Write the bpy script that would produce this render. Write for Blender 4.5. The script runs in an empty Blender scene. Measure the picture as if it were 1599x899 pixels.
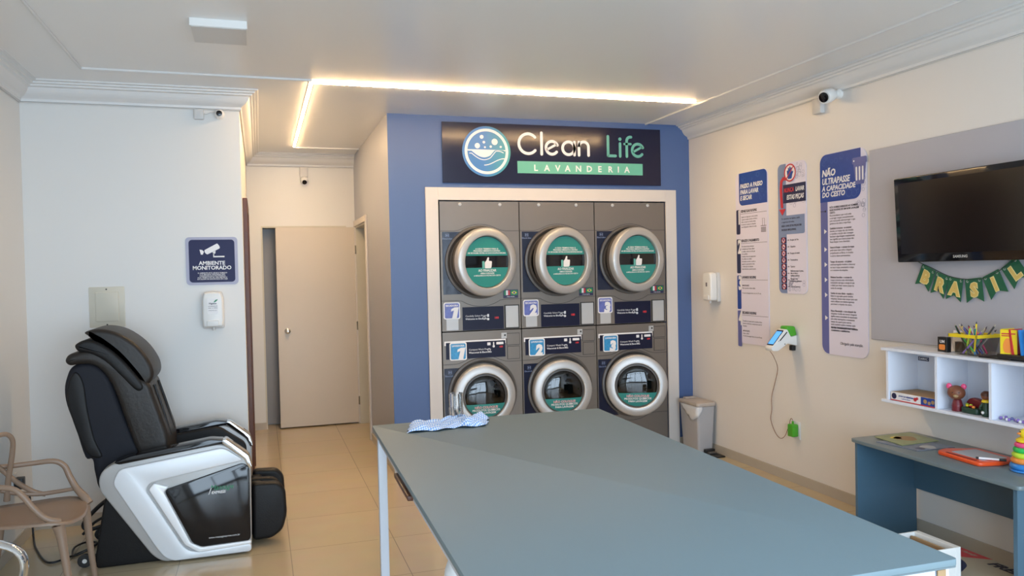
import bpy, bmesh, math, random
from mathutils import Vector, Matrix
random.seed(7)
PI = math.pi
SC = bpy.context.scene
COL = SC.collection
rad = math.radians

# ------------------------------------------------------------------ camera, world, light, exposure
cam_d = bpy.data.cameras.new('camera'); cam = bpy.data.objects.new('camera', cam_d); COL.objects.link(cam)
SC.camera = cam
YAW, PITCH, ROLL, FPX = rad(17.92), rad(-1.27), rad(-1.235), 1219.2
Fv = Vector((math.sin(YAW)*math.cos(PITCH), math.cos(YAW)*math.cos(PITCH), math.sin(PITCH)))
r0 = Vector((math.cos(YAW), -math.sin(YAW), 0)); u0 = r0.cross(Fv)
Rv = math.cos(ROLL)*r0 + math.sin(ROLL)*u0
Uv = -math.sin(ROLL)*r0 + math.cos(ROLL)*u0
cam.matrix_world = Matrix(((Rv.x, Uv.x, -Fv.x, 0), (Rv.y, Uv.y, -Fv.y, 0), (Rv.z, Uv.z, -Fv.z, 1.6), (0, 0, 0, 1)))
cam_d.sensor_fit = 'HORIZONTAL'; cam_d.sensor_width = 36; cam_d.lens = FPX/1599*36
cam_d.clip_start = 0.05

w = bpy.data.worlds.new('world'); SC.world = w; w.use_nodes = True
bg = w.node_tree.nodes['Background']; bg.inputs[0].default_value = (0.62, 0.78, 1.0, 1); bg.inputs[1].default_value = 1.0

def area(name, loc, rot, sx, sy, power, color):
    l = bpy.data.lights.new(name, 'AREA'); l.shape = 'RECTANGLE'; l.size = sx; l.size_y = sy
    l.energy = power; l.color = color
    o = bpy.data.objects.new(name, l); COL.objects.link(o); o.location = loc; o.rotation_euler = rot
    return o
# daylight that comes in through the glazed shop front behind the camera
area('storefront_daylight', (1.13, -1.75, 1.40), (rad(90), 0, 0), 4.5, 2.5, 176, (0.72, 0.86, 1.0))
SC.view_settings.view_transform = 'Standard'; SC.view_settings.look = 'None'
SC.view_settings.gamma = 1; SC.view_settings.use_curve_mapping = False
SC.view_settings.exposure = 0.85
LED_STRENGTH = 108.0

# ------------------------------------------------------------------ materials
def mat(name, col, rough=0.5, metal=0.0, noise=0.04, nscale=8, bump=0.0, bscale=60, spec=0.5, coat=0.0, emit=None, es=0):
    m = bpy.data.materials.new(name); m.use_nodes = True
    nt = m.node_tree; b = nt.nodes['Principled BSDF']
    b.inputs['Roughness'].default_value = rough; b.inputs['Metallic'].default_value = metal
    b.inputs['Specular IOR Level'].default_value = spec
    b.inputs['Coat Weight'].default_value = coat; b.inputs['Coat Roughness'].default_value = 0.08
    tc = nt.nodes.new('ShaderNodeTexCoord')
    nz = nt.nodes.new('ShaderNodeTexNoise'); nz.inputs['Scale'].default_value = nscale; nz.inputs['Detail'].default_value = 3
    nt.links.new(tc.outputs['Object'], nz.inputs['Vector'])
    mx = nt.nodes.new('ShaderNodeMix'); mx.data_type = 'RGBA'
    mx.inputs[6].default_value = (*[c*(1-noise) for c in col], 1)
    mx.inputs[7].default_value = (*[min(1, c*(1+noise)) for c in col], 1)
    nt.links.new(nz.outputs['Fac'], mx.inputs[0]); nt.links.new(mx.outputs[2], b.inputs['Base Color'])
    if bump:
        n2 = nt.nodes.new('ShaderNodeTexNoise'); n2.inputs['Scale'].default_value = bscale
        nt.links.new(tc.outputs['Object'], n2.inputs['Vector'])
        bp = nt.nodes.new('ShaderNodeBump'); bp.inputs['Strength'].default_value = bump; bp.inputs['Distance'].default_value = 0.004
        nt.links.new(n2.outputs['Fac'], bp.inputs['Height']); nt.links.new(bp.outputs[0], b.inputs['Normal'])
    if emit:
        b.inputs['Emission Color'].default_value = (*emit, 1); b.inputs['Emission Strength'].default_value = es
    return m

M = {}
M['wall'] = mat('wall_paint_white', (0.72, 0.71, 0.69), 0.42, noise=0.015, nscale=1.2, bump=0.03, bscale=25)
M['wall_side'] = mat('wall_paint_cream', (0.75, 0.715, 0.68), 0.42, noise=0.015, nscale=1.2, bump=0.03, bscale=25)
M['wall_grey'] = mat('wall_paint_taupe', (0.34, 0.36, 0.43), 0.35, noise=0.015, nscale=1.2, bump=0.03, bscale=25)
M['wall_blue'] = mat('wall_paint_blue', (0.068, 0.124, 0.29), 0.45, noise=0.02, nscale=1.5, bump=0.03, bscale=25)
M['ceiling'] = mat('ceiling_paint', (0.80, 0.80, 0.80), 0.28, noise=0.02, nscale=0.8, bump=0.04, bscale=3)
M['cornice'] = mat('cornice_paint', (0.70, 0.70, 0.70), 0.4, noise=0.01)
M['base_tile'] = mat('baseboard_tile', (0.46, 0.41, 0.34), 0.3, noise=0.05)
M['frame_white'] = mat('trim_white_mdf', (0.62, 0.58, 0.55), 0.4, noise=0.02)
M['door'] = mat('door_offwhite', (0.62, 0.55, 0.46), 0.4, noise=0.015)
M['door_grey'] = mat('door_grey', (0.30, 0.29, 0.29), 0.4, noise=0.02)
M['wood'] = mat('brown_wood', (0.09, 0.028, 0.012), 0.4, noise=0.3, nscale=14)
M['panel_grey'] = mat('grey_panel_paint', (0.42, 0.415, 0.46), 0.45, noise=0.015)
M['steel'] = mat('appliance_steel', (0.195, 0.168, 0.145), 0.42, 0.5, noise=0.03)
M['steel_dark'] = mat('appliance_gap', (0.03, 0.028, 0.026), 0.6)
M['plate'] = mat('plate_light_steel', (0.50, 0.50, 0.50), 0.4, 0.2)
M['ring'] = mat('brushed_aluminium', (0.50, 0.49, 0.48), 0.40, 0.5, noise=0.02, nscale=30)
M['rubber'] = mat('dark_rubber', (0.085, 0.075, 0.068), 0.42)
M['drum'] = mat('drum_steel', (0.25, 0.25, 0.26), 0.3, 0.9)
M['navy'] = mat('navy_print', (0.010, 0.011, 0.034), 0.35, noise=0.05, spec=0.2)
M['sign_navy'] = mat('sign_navy_gloss', (0.010, 0.011, 0.036), 0.17, noise=0.03, spec=0.35)
M['navy2'] = mat('navy_foil', (0.010, 0.014, 0.036), 0.16, noise=0.2, nscale=14, bump=0.3, bscale=10, spec=0.35)
M['teal'] = mat('teal_print', (0.025, 0.24, 0.215), 0.35, noise=0.03)
M['teal_logo'] = mat('teal_logo_print', (0.13, 0.42, 0.36), 0.35)
M['teal_band'] = mat('teal_band_print', (0.13, 0.45, 0.34), 0.35)
M['white_print'] = mat('white_print', (0.82, 0.80, 0.80), 0.4)
M['ink'] = mat('black_ink', (0.035, 0.03, 0.05), 0.5)
M['ink_grey'] = mat('grey_ink', (0.13, 0.11, 0.13), 0.5)
M['red'] = mat('red_print', (0.55, 0.03, 0.04), 0.4)
M['green_flag'] = mat('green_print', (0.01, 0.22, 0.09), 0.4)
M['yellow_print'] = mat('yellow_print', (0.80, 0.62, 0.05), 0.4)
M['blue_sticker'] = mat('sticker_blue', (0.03, 0.27, 0.55), 0.35, noise=0.5, nscale=40)
M['violet_sticker'] = mat('sticker_violet', (0.12, 0.15, 0.45), 0.35, noise=0.45, nscale=40)
M['red_led'] = mat('red_led', (0.5, 0.02, 0.02), 0.4, emit=(1, 0.05, 0.04), es=0.25)
M['poster'] = mat('poster_paper', (0.74, 0.70, 0.82), 0.35, noise=0.03, nscale=3)
M['poster_blue'] = mat('poster_blue', (0.02, 0.06, 0.30), 0.3, noise=0.15, nscale=18)
M['poster_navy'] = mat('poster_navy', (0.02, 0.02, 0.07), 0.3)
M['poster_violet'] = mat('poster_violet', (0.13, 0.14, 0.36), 0.3, noise=0.1)
M['poster_lilac'] = mat('poster_steel_blue', (0.22, 0.28, 0.45), 0.3, noise=0.1)
M['poster_pale'] = mat('poster_bubbles', (0.38, 0.38, 0.50), 0.4)
M['poster_blue_b'] = mat('poster_bubbles_on_blue', (0.05, 0.11, 0.38), 0.3)
M['plastic_white'] = mat('white_plastic', (0.78, 0.77, 0.75), 0.3, noise=0.01)
M['plastic_box'] = mat('white_plastic_dull', (0.62, 0.61, 0.60), 0.4, noise=0.01)
M['cover_plate'] = mat('cover_plate_beige', (0.60, 0.57, 0.48), 0.45)
M['glossblack'] = mat('gloss_black', (0.006, 0.006, 0.008), 0.07, noise=0.02)
M['screen'] = mat('screen_black', (0.006, 0.006, 0.007), 0.16)
M['black'] = mat('black_plastic', (0.012, 0.012, 0.013), 0.4)
M['leather'] = mat('black_leather', (0.008, 0.0075, 0.008), 0.5, spec=0.3, bump=0.15, bscale=120, noise=0.1)
M['leather_brown'] = mat('black_leather_worn', (0.020, 0.016, 0.0135), 0.46, spec=0.35, bump=0.25, bscale=60, noise=0.15)
M['fabric_black'] = mat('black_fabric', (0.011, 0.012, 0.018), 0.7, spec=0.3, bump=0.1, bscale=200, noise=0.1)
M['silver'] = mat('silver_paint_lit', (0.88, 0.89, 0.91), 0.32, 0.1, noise=0.01)  # light caught on the sloping lip, painted in as a brighter copy
M['silver_mid'] = mat('silver_paint_face', (0.74, 0.76, 0.79), 0.32, 0.1, noise=0.01)  # same silver in a middle tone, for the flat main face
M['silver_shaded'] = mat('silver_paint_shaded', (0.44, 0.43, 0.42), 0.35, 0.15, noise=0.01)  # same silver again, shade of the groove and chamfer put into its colour
M['chrome'] = mat('chrome', (0.75, 0.77, 0.80), 0.08, 1.0, noise=0.01)
M['beige'] = mat('beige_plastic', (0.27, 0.185, 0.13), 0.38, noise=0.02)
M['table'] = mat('table_laminate', (0.168, 0.235, 0.268), 0.5, spec=0.4, noise=0.02, nscale=3, bump=0.02, bscale=200)
M['table_edge'] = mat('table_edge_band', (0.15, 0.19, 0.21), 0.3)
M['table_steel'] = mat('table_frame_paint', (0.60, 0.63, 0.70), 0.35, noise=0.02)
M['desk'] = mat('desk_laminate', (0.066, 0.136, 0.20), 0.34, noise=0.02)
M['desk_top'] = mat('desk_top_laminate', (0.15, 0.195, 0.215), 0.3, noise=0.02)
M['shelf'] = mat('shelf_laminate', (0.76, 0.79, 0.88), 0.35, noise=0.01)
M['bin'] = mat('bin_plastic', (0.42, 0.41, 0.42), 0.35, noise=0.01)
M['bin_lid'] = mat('bin_lid_plastic', (0.46, 0.40, 0.35), 0.35, noise=0.01)
M['bag'] = mat('bin_bag', (0.72, 0.72, 0.73), 0.35, bump=0.6, bscale=30)
M['green'] = mat('bright_green_plastic', (0.07, 0.38, 0.02), 0.35)
M['orange'] = mat('orange_plastic', (0.80, 0.085, 0.015), 0.3)
M['slate'] = mat('drawing_surface', (0.42, 0.45, 0.52), 0.3)
M['yellow'] = mat('yellow_plastic', (0.85, 0.62, 0.02), 0.3)
M['pink'] = mat('pink_plastic', (0.80, 0.08, 0.22), 0.3)
M['lime'] = mat('lime_plastic', (0.55, 0.75, 0.05), 0.3)
M['toygreen'] = mat('green_plastic', (0.03, 0.50, 0.10), 0.3)
M['orange2'] = mat('soft_orange_plastic', (0.85, 0.27, 0.05), 0.3)
M['blue'] = mat('blue_plastic', (0.03, 0.22, 0.60), 0.3)
M['purple'] = mat('purple_plastic', (0.26, 0.16, 0.50), 0.3)
M['brown'] = mat('brown_toy', (0.20, 0.065, 0.03), 0.45)
M['darkgreen'] = mat('dark_green_toy', (0.015, 0.05, 0.03), 0.4)
M['maroon'] = mat('maroon_toy', (0.16, 0.012, 0.02), 0.4)
M['cardboard'] = mat('cardboard', (0.38, 0.24, 0.12), 0.7)
M['cream'] = mat('cream_card', (0.42, 0.37, 0.28), 0.5)
M['bunting'] = mat('bunting_green', (0.005, 0.105, 0.05), 0.45, noise=0.08)
M['bunting_letter'] = mat('bunting_letter', (0.66, 0.46, 0.13), 0.45)
M['bunting_letter_edge'] = mat('bunting_letter_edge', (0.80, 0.66, 0.30), 0.45)
M['glass_blue'] = mat('payment_screen', (0.05, 0.25, 0.7), 0.2, emit=(0.10, 0.35, 0.85), es=0.6)
M['led'] = mat('led_diffuser', (1, 0.9, 0.7), 0.5, emit=(1.0, 0.66, 0.33), es=LED_STRENGTH)
M['sky_street'] = mat('street_paving', (0.35, 0.35, 0.35), 0.8)

def glass_mat(name, tint, rough=0.02, gloss=0.12):
    m = bpy.data.materials.new(name); m.use_nodes = True; nt = m.node_tree
    for n in list(nt.nodes): nt.nodes.remove(n)
    out = nt.nodes.new('ShaderNodeOutputMaterial'); mix = nt.nodes.new('ShaderNodeMixShader')
    tr = nt.nodes.new('ShaderNodeBsdfTransparent'); tr.inputs[0].default_value = (*tint, 1)
    gl = nt.nodes.new('ShaderNodeBsdfGlossy'); gl.inputs['Roughness'].default_value = rough
    lw = nt.nodes.new('ShaderNodeLayerWeight'); lw.inputs[0].default_value = 0.5
    fr = nt.nodes.new('ShaderNodeMath'); fr.operation = 'POWER'; fr.inputs[1].default_value = 4.5; nt.links.new(lw.outputs['Facing'], fr.inputs[0])
    ad = nt.nodes.new('ShaderNodeMath'); ad.operation = 'ADD'; ad.inputs[1].default_value = gloss; ad.use_clamp = True
    nt.links.new(fr.outputs[0], ad.inputs[0]); nt.links.new(ad.outputs[0], mix.inputs[0])
    nt.links.new(tr.outputs[0], mix.inputs[1]); nt.links.new(gl.outputs[0], mix.inputs[2]); nt.links.new(mix.outputs[0], out.inputs[0])
    return m
M['glass'] = glass_mat('clear_glass', (0.93, 0.95, 0.96), 0.02, 0.03)
M['glass_dark'] = glass_mat('smoked_door_glass', (0.22, 0.23, 0.24), 0.04, 0.07)
M['acrylic'] = glass_mat('clear_acrylic', (0.96, 0.96, 0.96), 0.08, 0.04)
M['tumbler'] = mat('tumbler_glass', (1, 1, 1), 0.0, noise=0.0); M['tumbler'].node_tree.nodes['Principled BSDF'].inputs['Transmission Weight'].default_value = 1.0
M['navy_matt'] = mat('navy_matt_print', (0.016, 0.018, 0.075), 0.45, spec=0.25, noise=0.05)

def floor_mat():
    m = bpy.data.materials.new('porcelain_floor_tiles'); m.use_nodes = True; nt = m.node_tree; b = nt.nodes['Principled BSDF']
    tc = nt.nodes.new('ShaderNodeTexCoord'); mp = nt.nodes.new('ShaderNodeMapping')
    mp.inputs['Location'].default_value = (0.47, -4.1, 0)
    nt.links.new(tc.outputs['Object'], mp.inputs[0])
    br = nt.nodes.new('ShaderNodeTexBrick'); br.offset = 0; br.inputs['Scale'].default_value = 1
    br.inputs['Brick Width'].default_value = 0.6; br.inputs['Row Height'].default_value = 0.6
    br.inputs['Mortar Size'].default_value = 0.0022; br.inputs['Mortar Smooth'].default_value = 0.1
    br.inputs['Color1'].default_value = (0.56, 0.455, 0.30, 1); br.inputs['Color2'].default_value = (0.54, 0.435, 0.285, 1)
    br.inputs['Mortar'].default_value = (0.30, 0.25, 0.18, 1)
    nt.links.new(mp.outputs[0], br.inputs[0])
    nz = nt.nodes.new('ShaderNodeTexNoise'); nz.inputs['Scale'].default_value = 5; nt.links.new(tc.outputs['Object'], nz.inputs[0])
    mx = nt.nodes.new('ShaderNodeMix'); mx.data_type = 'RGBA'; mx.blend_type = 'MULTIPLY'; mx.inputs[0].default_value = 0.12
    nt.links.new(br.outputs[0], mx.inputs[6]); nt.links.new(nz.outputs['Color'], mx.inputs[7])
    nt.links.new(mx.outputs[2], b.inputs['Base Color']); b.inputs['Roughness'].default_value = 0.16
    return m
M['floor'] = floor_mat()

def gradient_mat(name, c1, c2, axis, a, b_, rough=0.35):
    """printed two-colour artwork: colour runs across the print itself"""
    m = bpy.data.materials.new(name); m.use_nodes = True; nt = m.node_tree; b = nt.nodes['Principled BSDF']
    tc = nt.nodes.new('ShaderNodeTexCoord'); sp = nt.nodes.new('ShaderNodeSeparateXYZ'); nt.links.new(tc.outputs['Object'], sp.inputs[0])
    mr = nt.nodes.new('ShaderNodeMapRange'); mr.inputs[1].default_value = a; mr.inputs[2].default_value = b_
    nt.links.new(sp.outputs[axis], mr.inputs[0])
    mx = nt.nodes.new('ShaderNodeMix'); mx.data_type = 'RGBA'; mx.inputs[6].default_value = (*c1, 1); mx.inputs[7].default_value = (*c2, 1)
    nt.links.new(mr.outputs[0], mx.inputs[0]); nt.links.new(mx.outputs[2], b.inputs['Base Color']); b.inputs['Roughness'].default_value = rough
    return m
M['emblem'] = gradient_mat('emblem_print', (0.05, 0.20, 0.50), (0.05, 0.36, 0.33), 0, -0.64, -0.38)

def check_mat(name, c1, c2, s):
    m = bpy.data.materials.new(name); m.use_nodes = True; nt = m.node_tree; b = nt.nodes['Principled BSDF']
    tc = nt.nodes.new('ShaderNodeTexCoord'); mp = nt.nodes.new('ShaderNodeMapping'); mp.inputs['Rotation'].default_value = (0, 0, 0.4)
    nt.links.new(tc.outputs['UV'], mp.inputs[0])
    ck = nt.nodes.new('ShaderNodeTexChecker'); ck.inputs['Scale'].default_value = s
    ck.inputs[1].default_value = (*c1, 1); ck.inputs[2].default_value = (*c2, 1)
    nt.links.new(mp.outputs[0], ck.inputs[0]); nt.links.new(ck.outputs[0], b.inputs['Base Color'])
    b.inputs['Roughness'].default_value = 0.8
    return m
M['cloth'] = check_mat('checked_cleaning_cloth', (0.26, 0.46, 0.88), (0.88, 0.92, 1.0), 54)

# ------------------------------------------------------------------ mesh helpers
class MB:
    def __init__(s): s.bm = bmesh.new(); s.uv = None
    def _merge(s, b2, mtx=None):
        if mtx: b2.transform(mtx)
        mp = {}
        for v in b2.verts: mp[v] = s.bm.verts.new(v.co)
        for f in b2.faces:
            try: s.bm.faces.new([mp[v] for v in f.verts])
            except ValueError: pass
        b2.free(); return s
    def box(s, a, b, bev=0, seg=2, mtx=None):
        b2 = bmesh.new(); bmesh.ops.create_cube(b2, size=1)
        for v in b2.verts:
            v.co = Vector(((a[0]+b[0])/2 + v.co.x*(b[0]-a[0]), (a[1]+b[1])/2 + v.co.y*(b[1]-a[1]), (a[2]+b[2])/2 + v.co.z*(b[2]-a[2])))
        if bev: bmesh.ops.bevel(b2, geom=b2.edges[:], offset=bev, segments=seg, profile=0.5, affect='EDGES')
        return s._merge(b2, mtx)
    def prism(s, pts, t0, t1, ax='y', bev=0.0, n=3, mtx=None, cap=True):
        """pts: closed 2D outline. ax y -> (x,z) outline, z -> (x,y), x -> (y,z). bev rounds both rims inward."""
        pts = [Vector(p) for p in pts]
        if len(pts) > 2:
            area_ = sum(pts[i].x*pts[(i+1) % len(pts)].y - pts[(i+1) % len(pts)].x*pts[i].y for i in range(len(pts)))
            if area_ < 0: pts.reverse()
        N = len(pts)
        nr = []
        for i in range(N):
            e1 = (pts[i]-pts[i-1]); e2 = (pts[(i+1) % N]-pts[i])
            n1 = Vector((-e1.y, e1.x)).normalized(); n2 = Vector((-e2.y, e2.x)).normalized()
            m_ = n1+n2
            m_ = m_.normalized()/max(0.5, m_.normalized().dot(n1)) if m_.length > 1e-6 else n1
            nr.append(m_)
        rings = []
        if bev:
            for k in range(n+1):
                a = PI/2*k/n; rings.append((bev*(1-math.sin(a)), t0+bev*(1-math.cos(a))))
            for k in range(n, -1, -1):
                a = PI/2*k/n; rings.append((bev*(1-math.sin(a)), t1-bev*(1-math.cos(a))))
        else: rings = [(0, t0), (0, t1)]
        b2 = bmesh.new(); vr = []
        for ins, t in rings:
            row = []
            for p, q in zip(pts, nr):
                c = p+q*ins
                co = (c.x, t, c.y) if ax == 'y' else ((c.x, c.y, t) if ax == 'z' else (t, c.x, c.y))
                row.append(b2.verts.new(co))
            vr.append(row)
        for a, b in zip(vr, vr[1:]):
            for i in range(N): b2.faces.new((a[i], a[(i+1) % N], b[(i+1) % N], b[i]))
        if cap:
            b2.faces.new(vr[0][::-1]); b2.faces.new(vr[-1])
        bmesh.ops.recalc_face_normals(b2, faces=b2.faces[:])
        return s._merge(b2, mtx)
    def tube(s, pts, r, closed=False, smooth=True, sub=6, seg=10, flat=1.0, mtx=None):
        P = [Vector(p) for p in pts]; R = r if isinstance(r, (list, tuple)) else [r]*len(P)
        if smooth and len(P) > 2:
            Q = []; QR = []; n = len(P); rng = n if closed else n-1
            for i in range(rng):
                g = (lambda k: P[k % n]) if closed else (lambda k: P[max(0, min(n-1, k))])
                a, b, c, d = g(i-1), g(i), g(i+1), g(i+2); ra = R[i]; rb = R[(i+1) % n]
                for k in range(sub):
                    t = k/sub
                    Q.append(0.5*((2*b)+(c-a)*t+(2*a-5*b+4*c-d)*t*t+(-a+3*b-3*c+d)*t**3)); QR.append(ra+(rb-ra)*t)
            if not closed: Q.append(P[-1]); QR.append(R[-1])
            P, R = Q, QR
        n = len(P); b2 = bmesh.new(); rows = []
        T0 = (P[1]-P[0]).normalized(); up = Vector((0, 0, 1)) if abs(T0.z) < 0.9 else Vector((1, 0, 0))
        nrm = (up - T0*up.dot(T0)).normalized()
        for i in range(n):
            if closed: T = (P[(i+1) % n]-P[i-1]).normalized()
            else: T = (P[min(n-1, i+1)]-P[max(0, i-1)]).normalized()
            nrm = (nrm - T*nrm.dot(T)).normalized(); bi = T.cross(nrm)
            rows.append([b2.verts.new(P[i]+(nrm*math.cos(2*PI*k/seg)+bi*math.sin(2*PI*k/seg)*flat)*R[i]) for k in range(seg)])
        for i in range(n if closed else n-1):
            a, b = rows[i], rows[(i+1) % n]
            for k in range(seg): b2.faces.new((a[k], a[(k+1) % seg], b[(k+1) % seg], b[k]))
        if not closed:
            b2.faces.new(rows[0][::-1]); b2.faces.new(rows[-1])
        bmesh.ops.recalc_face_normals(b2, faces=b2.faces[:])
        return s._merge(b2, mtx)
    def lathe(s, prof, seg=32, mtx=None, closed=False):
        """prof [(r, h)] turned about local z"""
        b2 = bmesh.new(); rows = []
        for r, h in prof:
            if r < 1e-6: rows.append([b2.verts.new((0, 0, h))])
            else: rows.append([b2.verts.new((r*math.cos(2*PI*k/seg), r*math.sin(2*PI*k/seg), h)) for k in range(seg)])
        prs = list(zip(rows, rows[1:]))
        if closed: prs.append((rows[-1], rows[0]))
        for a, b in prs:
            for k in range(seg):
                k2 = (k+1) % seg
                if len(a) == 1 and len(b) == 1: continue
                if len(a) == 1: b2.faces.new((a[0], b[k2], b[k]))
                elif len(b) == 1: b2.faces.new((a[k], a[k2], b[0]))
                else: b2.faces.new((a[k], a[k2], b[k2], b[k]))
        if not closed:
            if len(rows[0]) > 1: b2.faces.new(rows[0][::-1])
            if len(rows[-1]) > 1: b2.faces.new(rows[-1])
        bmesh.ops.recalc_face_normals(b2, faces=b2.faces[:])
        return s._merge(b2, mtx)
    def shell(s, prof, seg=32, mtx=None):   # open lathe without caps
        b2 = bmesh.new(); rows = [[b2.verts.new((r*math.cos(2*PI*k/seg), r*math.sin(2*PI*k/seg), h)) for k in range(seg)] for r, h in prof]
        for a, b in zip(rows, rows[1:]):
            for k in range(seg): b2.faces.new((a[k], a[(k+1) % seg], b[(k+1) % seg], b[k]))
        return s._merge(b2, mtx)
    def ball(s, c, r, sc=(1, 1, 1), seg=14, mtx=None):
        b2 = bmesh.new(); bmesh.ops.create_uvsphere(b2, u_segments=seg, v_segments=max(6, seg*2//3), radius=r)
        b2.transform(Matrix.Translation(c) @ Matrix.Diagonal((*sc, 1)))
        return s._merge(b2, mtx)
    def text(s, txt, x, z, size, y=0.0, t=0.0008, align='LEFT', bold=0.0, shear=0.0, sx=1.0, rot=0.0, mtx=None, spacing=1.0, res=2):
        """flat lettering on a plane facing -y"""
        c = bpy.data.curves.new('txt', 'FONT'); c.body = txt; c.size = size; c.align_x = align; c.offset = bold*size
        c.shear = shear; c.resolution_u = res; c.extrude = t/2; c.space_character = spacing; c.fill_mode = 'BOTH'
        o = bpy.data.objects.new('txt', c); COL.objects.link(o)
        dg = bpy.context.evaluated_depsgraph_get(); me = bpy.data.meshes.new_from_object(o.evaluated_get(dg))
        b2 = bmesh.new(); b2.from_mesh(me); bpy.data.meshes.remove(me); bpy.data.objects.remove(o); bpy.data.curves.remove(c)
        mt = Matrix.Translation((x, y-t/2, z)) @ Matrix.Rotation(rot, 4, 'Y') @ Matrix.Rotation(PI/2, 4, 'X') @ Matrix.Diagonal((sx, 1, 1, 1))
        b2.transform(mt)
        return s._merge(b2, mtx)
    def build(s, name, m, parent=None, loc=None, sharp=35):
        me = bpy.data.meshes.new(name); bm = s.bm
        for f in bm.faces: f.smooth = True
        bm.to_mesh(me); bm.free()
        me.materials.append(M[m] if isinstance(m, str) else m)
        try: me.set_sharp_from_angle(angle=rad(sharp))
        except Exception: pass
        o = bpy.data.objects.new(name, me); COL.objects.link(o)
        if parent: o.parent = parent
        if loc: o.location = loc
        return o

def rrect(x0, z0, x1, z1, r, n=5, corners=(1, 1, 1, 1)):
    """corners order: bottom-left, bottom-right, top-right, top-left"""
    out = []
    for (cx, cz, a0, on, px, pz) in ((x0+r, z0+r, PI, corners[0], x0, z0), (x1-r, z0+r, 1.5*PI, corners[1], x1, z0),
                                   (x1-r, z1-r, 0, corners[2], x1, z1), (x0+r, z1-r, PI/2, corners[3], x0, z1)):
        if on: out += [(cx+r*math.cos(a0+PI/2*k/n), cz+r*math.sin(a0+PI/2*k/n)) for k in range(n+1)]
        else: out.append((px, pz))
    return out
def circ(cx, cz, r, n=28, rz=None): return [(cx+r*math.cos(2*PI*k/n), cz+(rz or r)*math.sin(2*PI*k/n)) for k in range(n)]
def smooth2(pts, sub=5):
    n = len(pts); out = []; P = [Vector(p) for p in pts]
    for i in range(n):
        a, b, c, d = P[i-1], P[i], P[(i+1) % n], P[(i+2) % n]
        for k in range(sub):
            t = k/sub; q = 0.5*((2*b)+(c-a)*t+(2*a-5*b+4*c-d)*t*t+(-a+3*b-3*c+d)*t**3); out.append((q.x, q.y))
    return out
def roundpoly(pts, r, n=4):
    out = []; N = len(pts); P = [Vector(p) for p in pts]
    for i in range(N):
        a, b, c = P[i-1], P[i], P[(i+1) % N]; rr = min(r, (a-b).length*0.45, (c-b).length*0.45)
        p0 = b+(a-b).normalized()*rr; p1 = b+(c-b).normalized()*rr
        for k in range(n+1):
            t = k/n; q = p0*(1-t)**2+b*2*t*(1-t)+p1*t*t; out.append((q.x, q.y))
    return out
def stroke(mb, pts, w, y, t=0.003, closed=False):
    """rounded flat ribbon following pts (x,z), facing -y"""
    P = [Vector(p) for p in pts]
    if closed: P = P+[P[0]]
    L = []; Rr = []
    n = len(P)
    for i in range(n):
        if closed: T = (P[(i+1) % (n-1)] - P[i-1 if i else n-2])
        else: T = P[min(n-1, i+1)]-P[max(0, i-1)]
        T.normalize(); q = Vector((-T.y, T.x))*w/2
        L.append(P[i]+q); Rr.append(P[i]-q)
    b2 = bmesh.new(); rows = []
    for a, b in zip(L, Rr):
        rows.append([b2.verts.new((a.x, y, a.y)), b2.verts.new((b.x, y, b.y)), b2.verts.new((b.x, y-t, b.y)), b2.verts.new((a.x, y-t, a.y))])
    for a, b in zip(rows, rows[1:]):
        for k in range(4): b2.faces.new((a[k], a[(k+1) % 4], b[(k+1) % 4], b[k]))
    if not closed: b2.faces.new(rows[0]); b2.faces.new(rows[-1][::-1])
    bmesh.ops.recalc_face_normals(b2, faces=b2.faces[:])
    mb._merge(b2)
    if not closed:
        for p in (P[0], P[-1]): mb.prism(circ(p.x, p.y, w/2, 14), y-t*0.98, y)
def arc(cx, cz, r, a0, a1, n=16, rz=None):
    return [(cx+r*math.cos(rad(a0+(a1-a0)*k/n)), cz+(rz or r)*math.sin(rad(a0+(a1-a0)*k/n))) for k in range(n+1)]

def thing(name, label, cat, loc=(0, 0, 0), rotz=0.0, group=None, rot=None):
    o = bpy.data.objects.new(name, None); COL.objects.link(o); o.location = loc
    o.rotation_euler = rot if rot else (0, 0, rotz); o.empty_display_size = 0.1
    o['label'] = label; o['category'] = cat
    if group: o['group'] = group
    return o
def tag(o, label, cat, group=None):
    o['label'] = label; o['category'] = cat
    if group: o['group'] = group
    return o
def struct(o): o['kind'] = 'structure'; return o
def S(name, mb, m): return struct(mb.build(name, m))
def dup(root, loc=None, label=None):
    r = root.copy(); COL.objects.link(r)
    if loc: r.location = loc
    if label: r['label'] = label
    for ch in list(root.children):
        c = ch.copy(); COL.objects.link(c); c.parent = r
        for g in list(ch.children):
            d = g.copy(); COL.objects.link(d); d.parent = c
    return r
RW = -PI/2          # things on the right wall: local -y faces into the room
ZC = 2.865; XR = 3.70; XL = -1.42; YB = 6.20; YF = 5.70; XH = 0.995; YH = 8.52; Y0 = -1.6; XC = -0.10

# ------------------------------------------------------------------ room shell
S('floor', MB().box((XL-0.1, Y0-0.1, -0.1), (XR+0.1, 9.0, 0)), 'floor')
S('ceiling', MB().box((XL-0.1, Y0-0.1, ZC), (XR+0.1, 9.0, ZC+0.1)), 'ceiling')
S('wall_right', MB().box((XR, Y0, 0), (XR+0.1, 9.0, ZC)), 'wall_side')
S('wall_left', MB().box((XL-0.1, Y0, 0), (XL, YF+0.1, ZC)), 'wall')
S('wall_front_left', MB().box((XL, YF, 0), (XC, YF+0.12, ZC)), 'wall')
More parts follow.
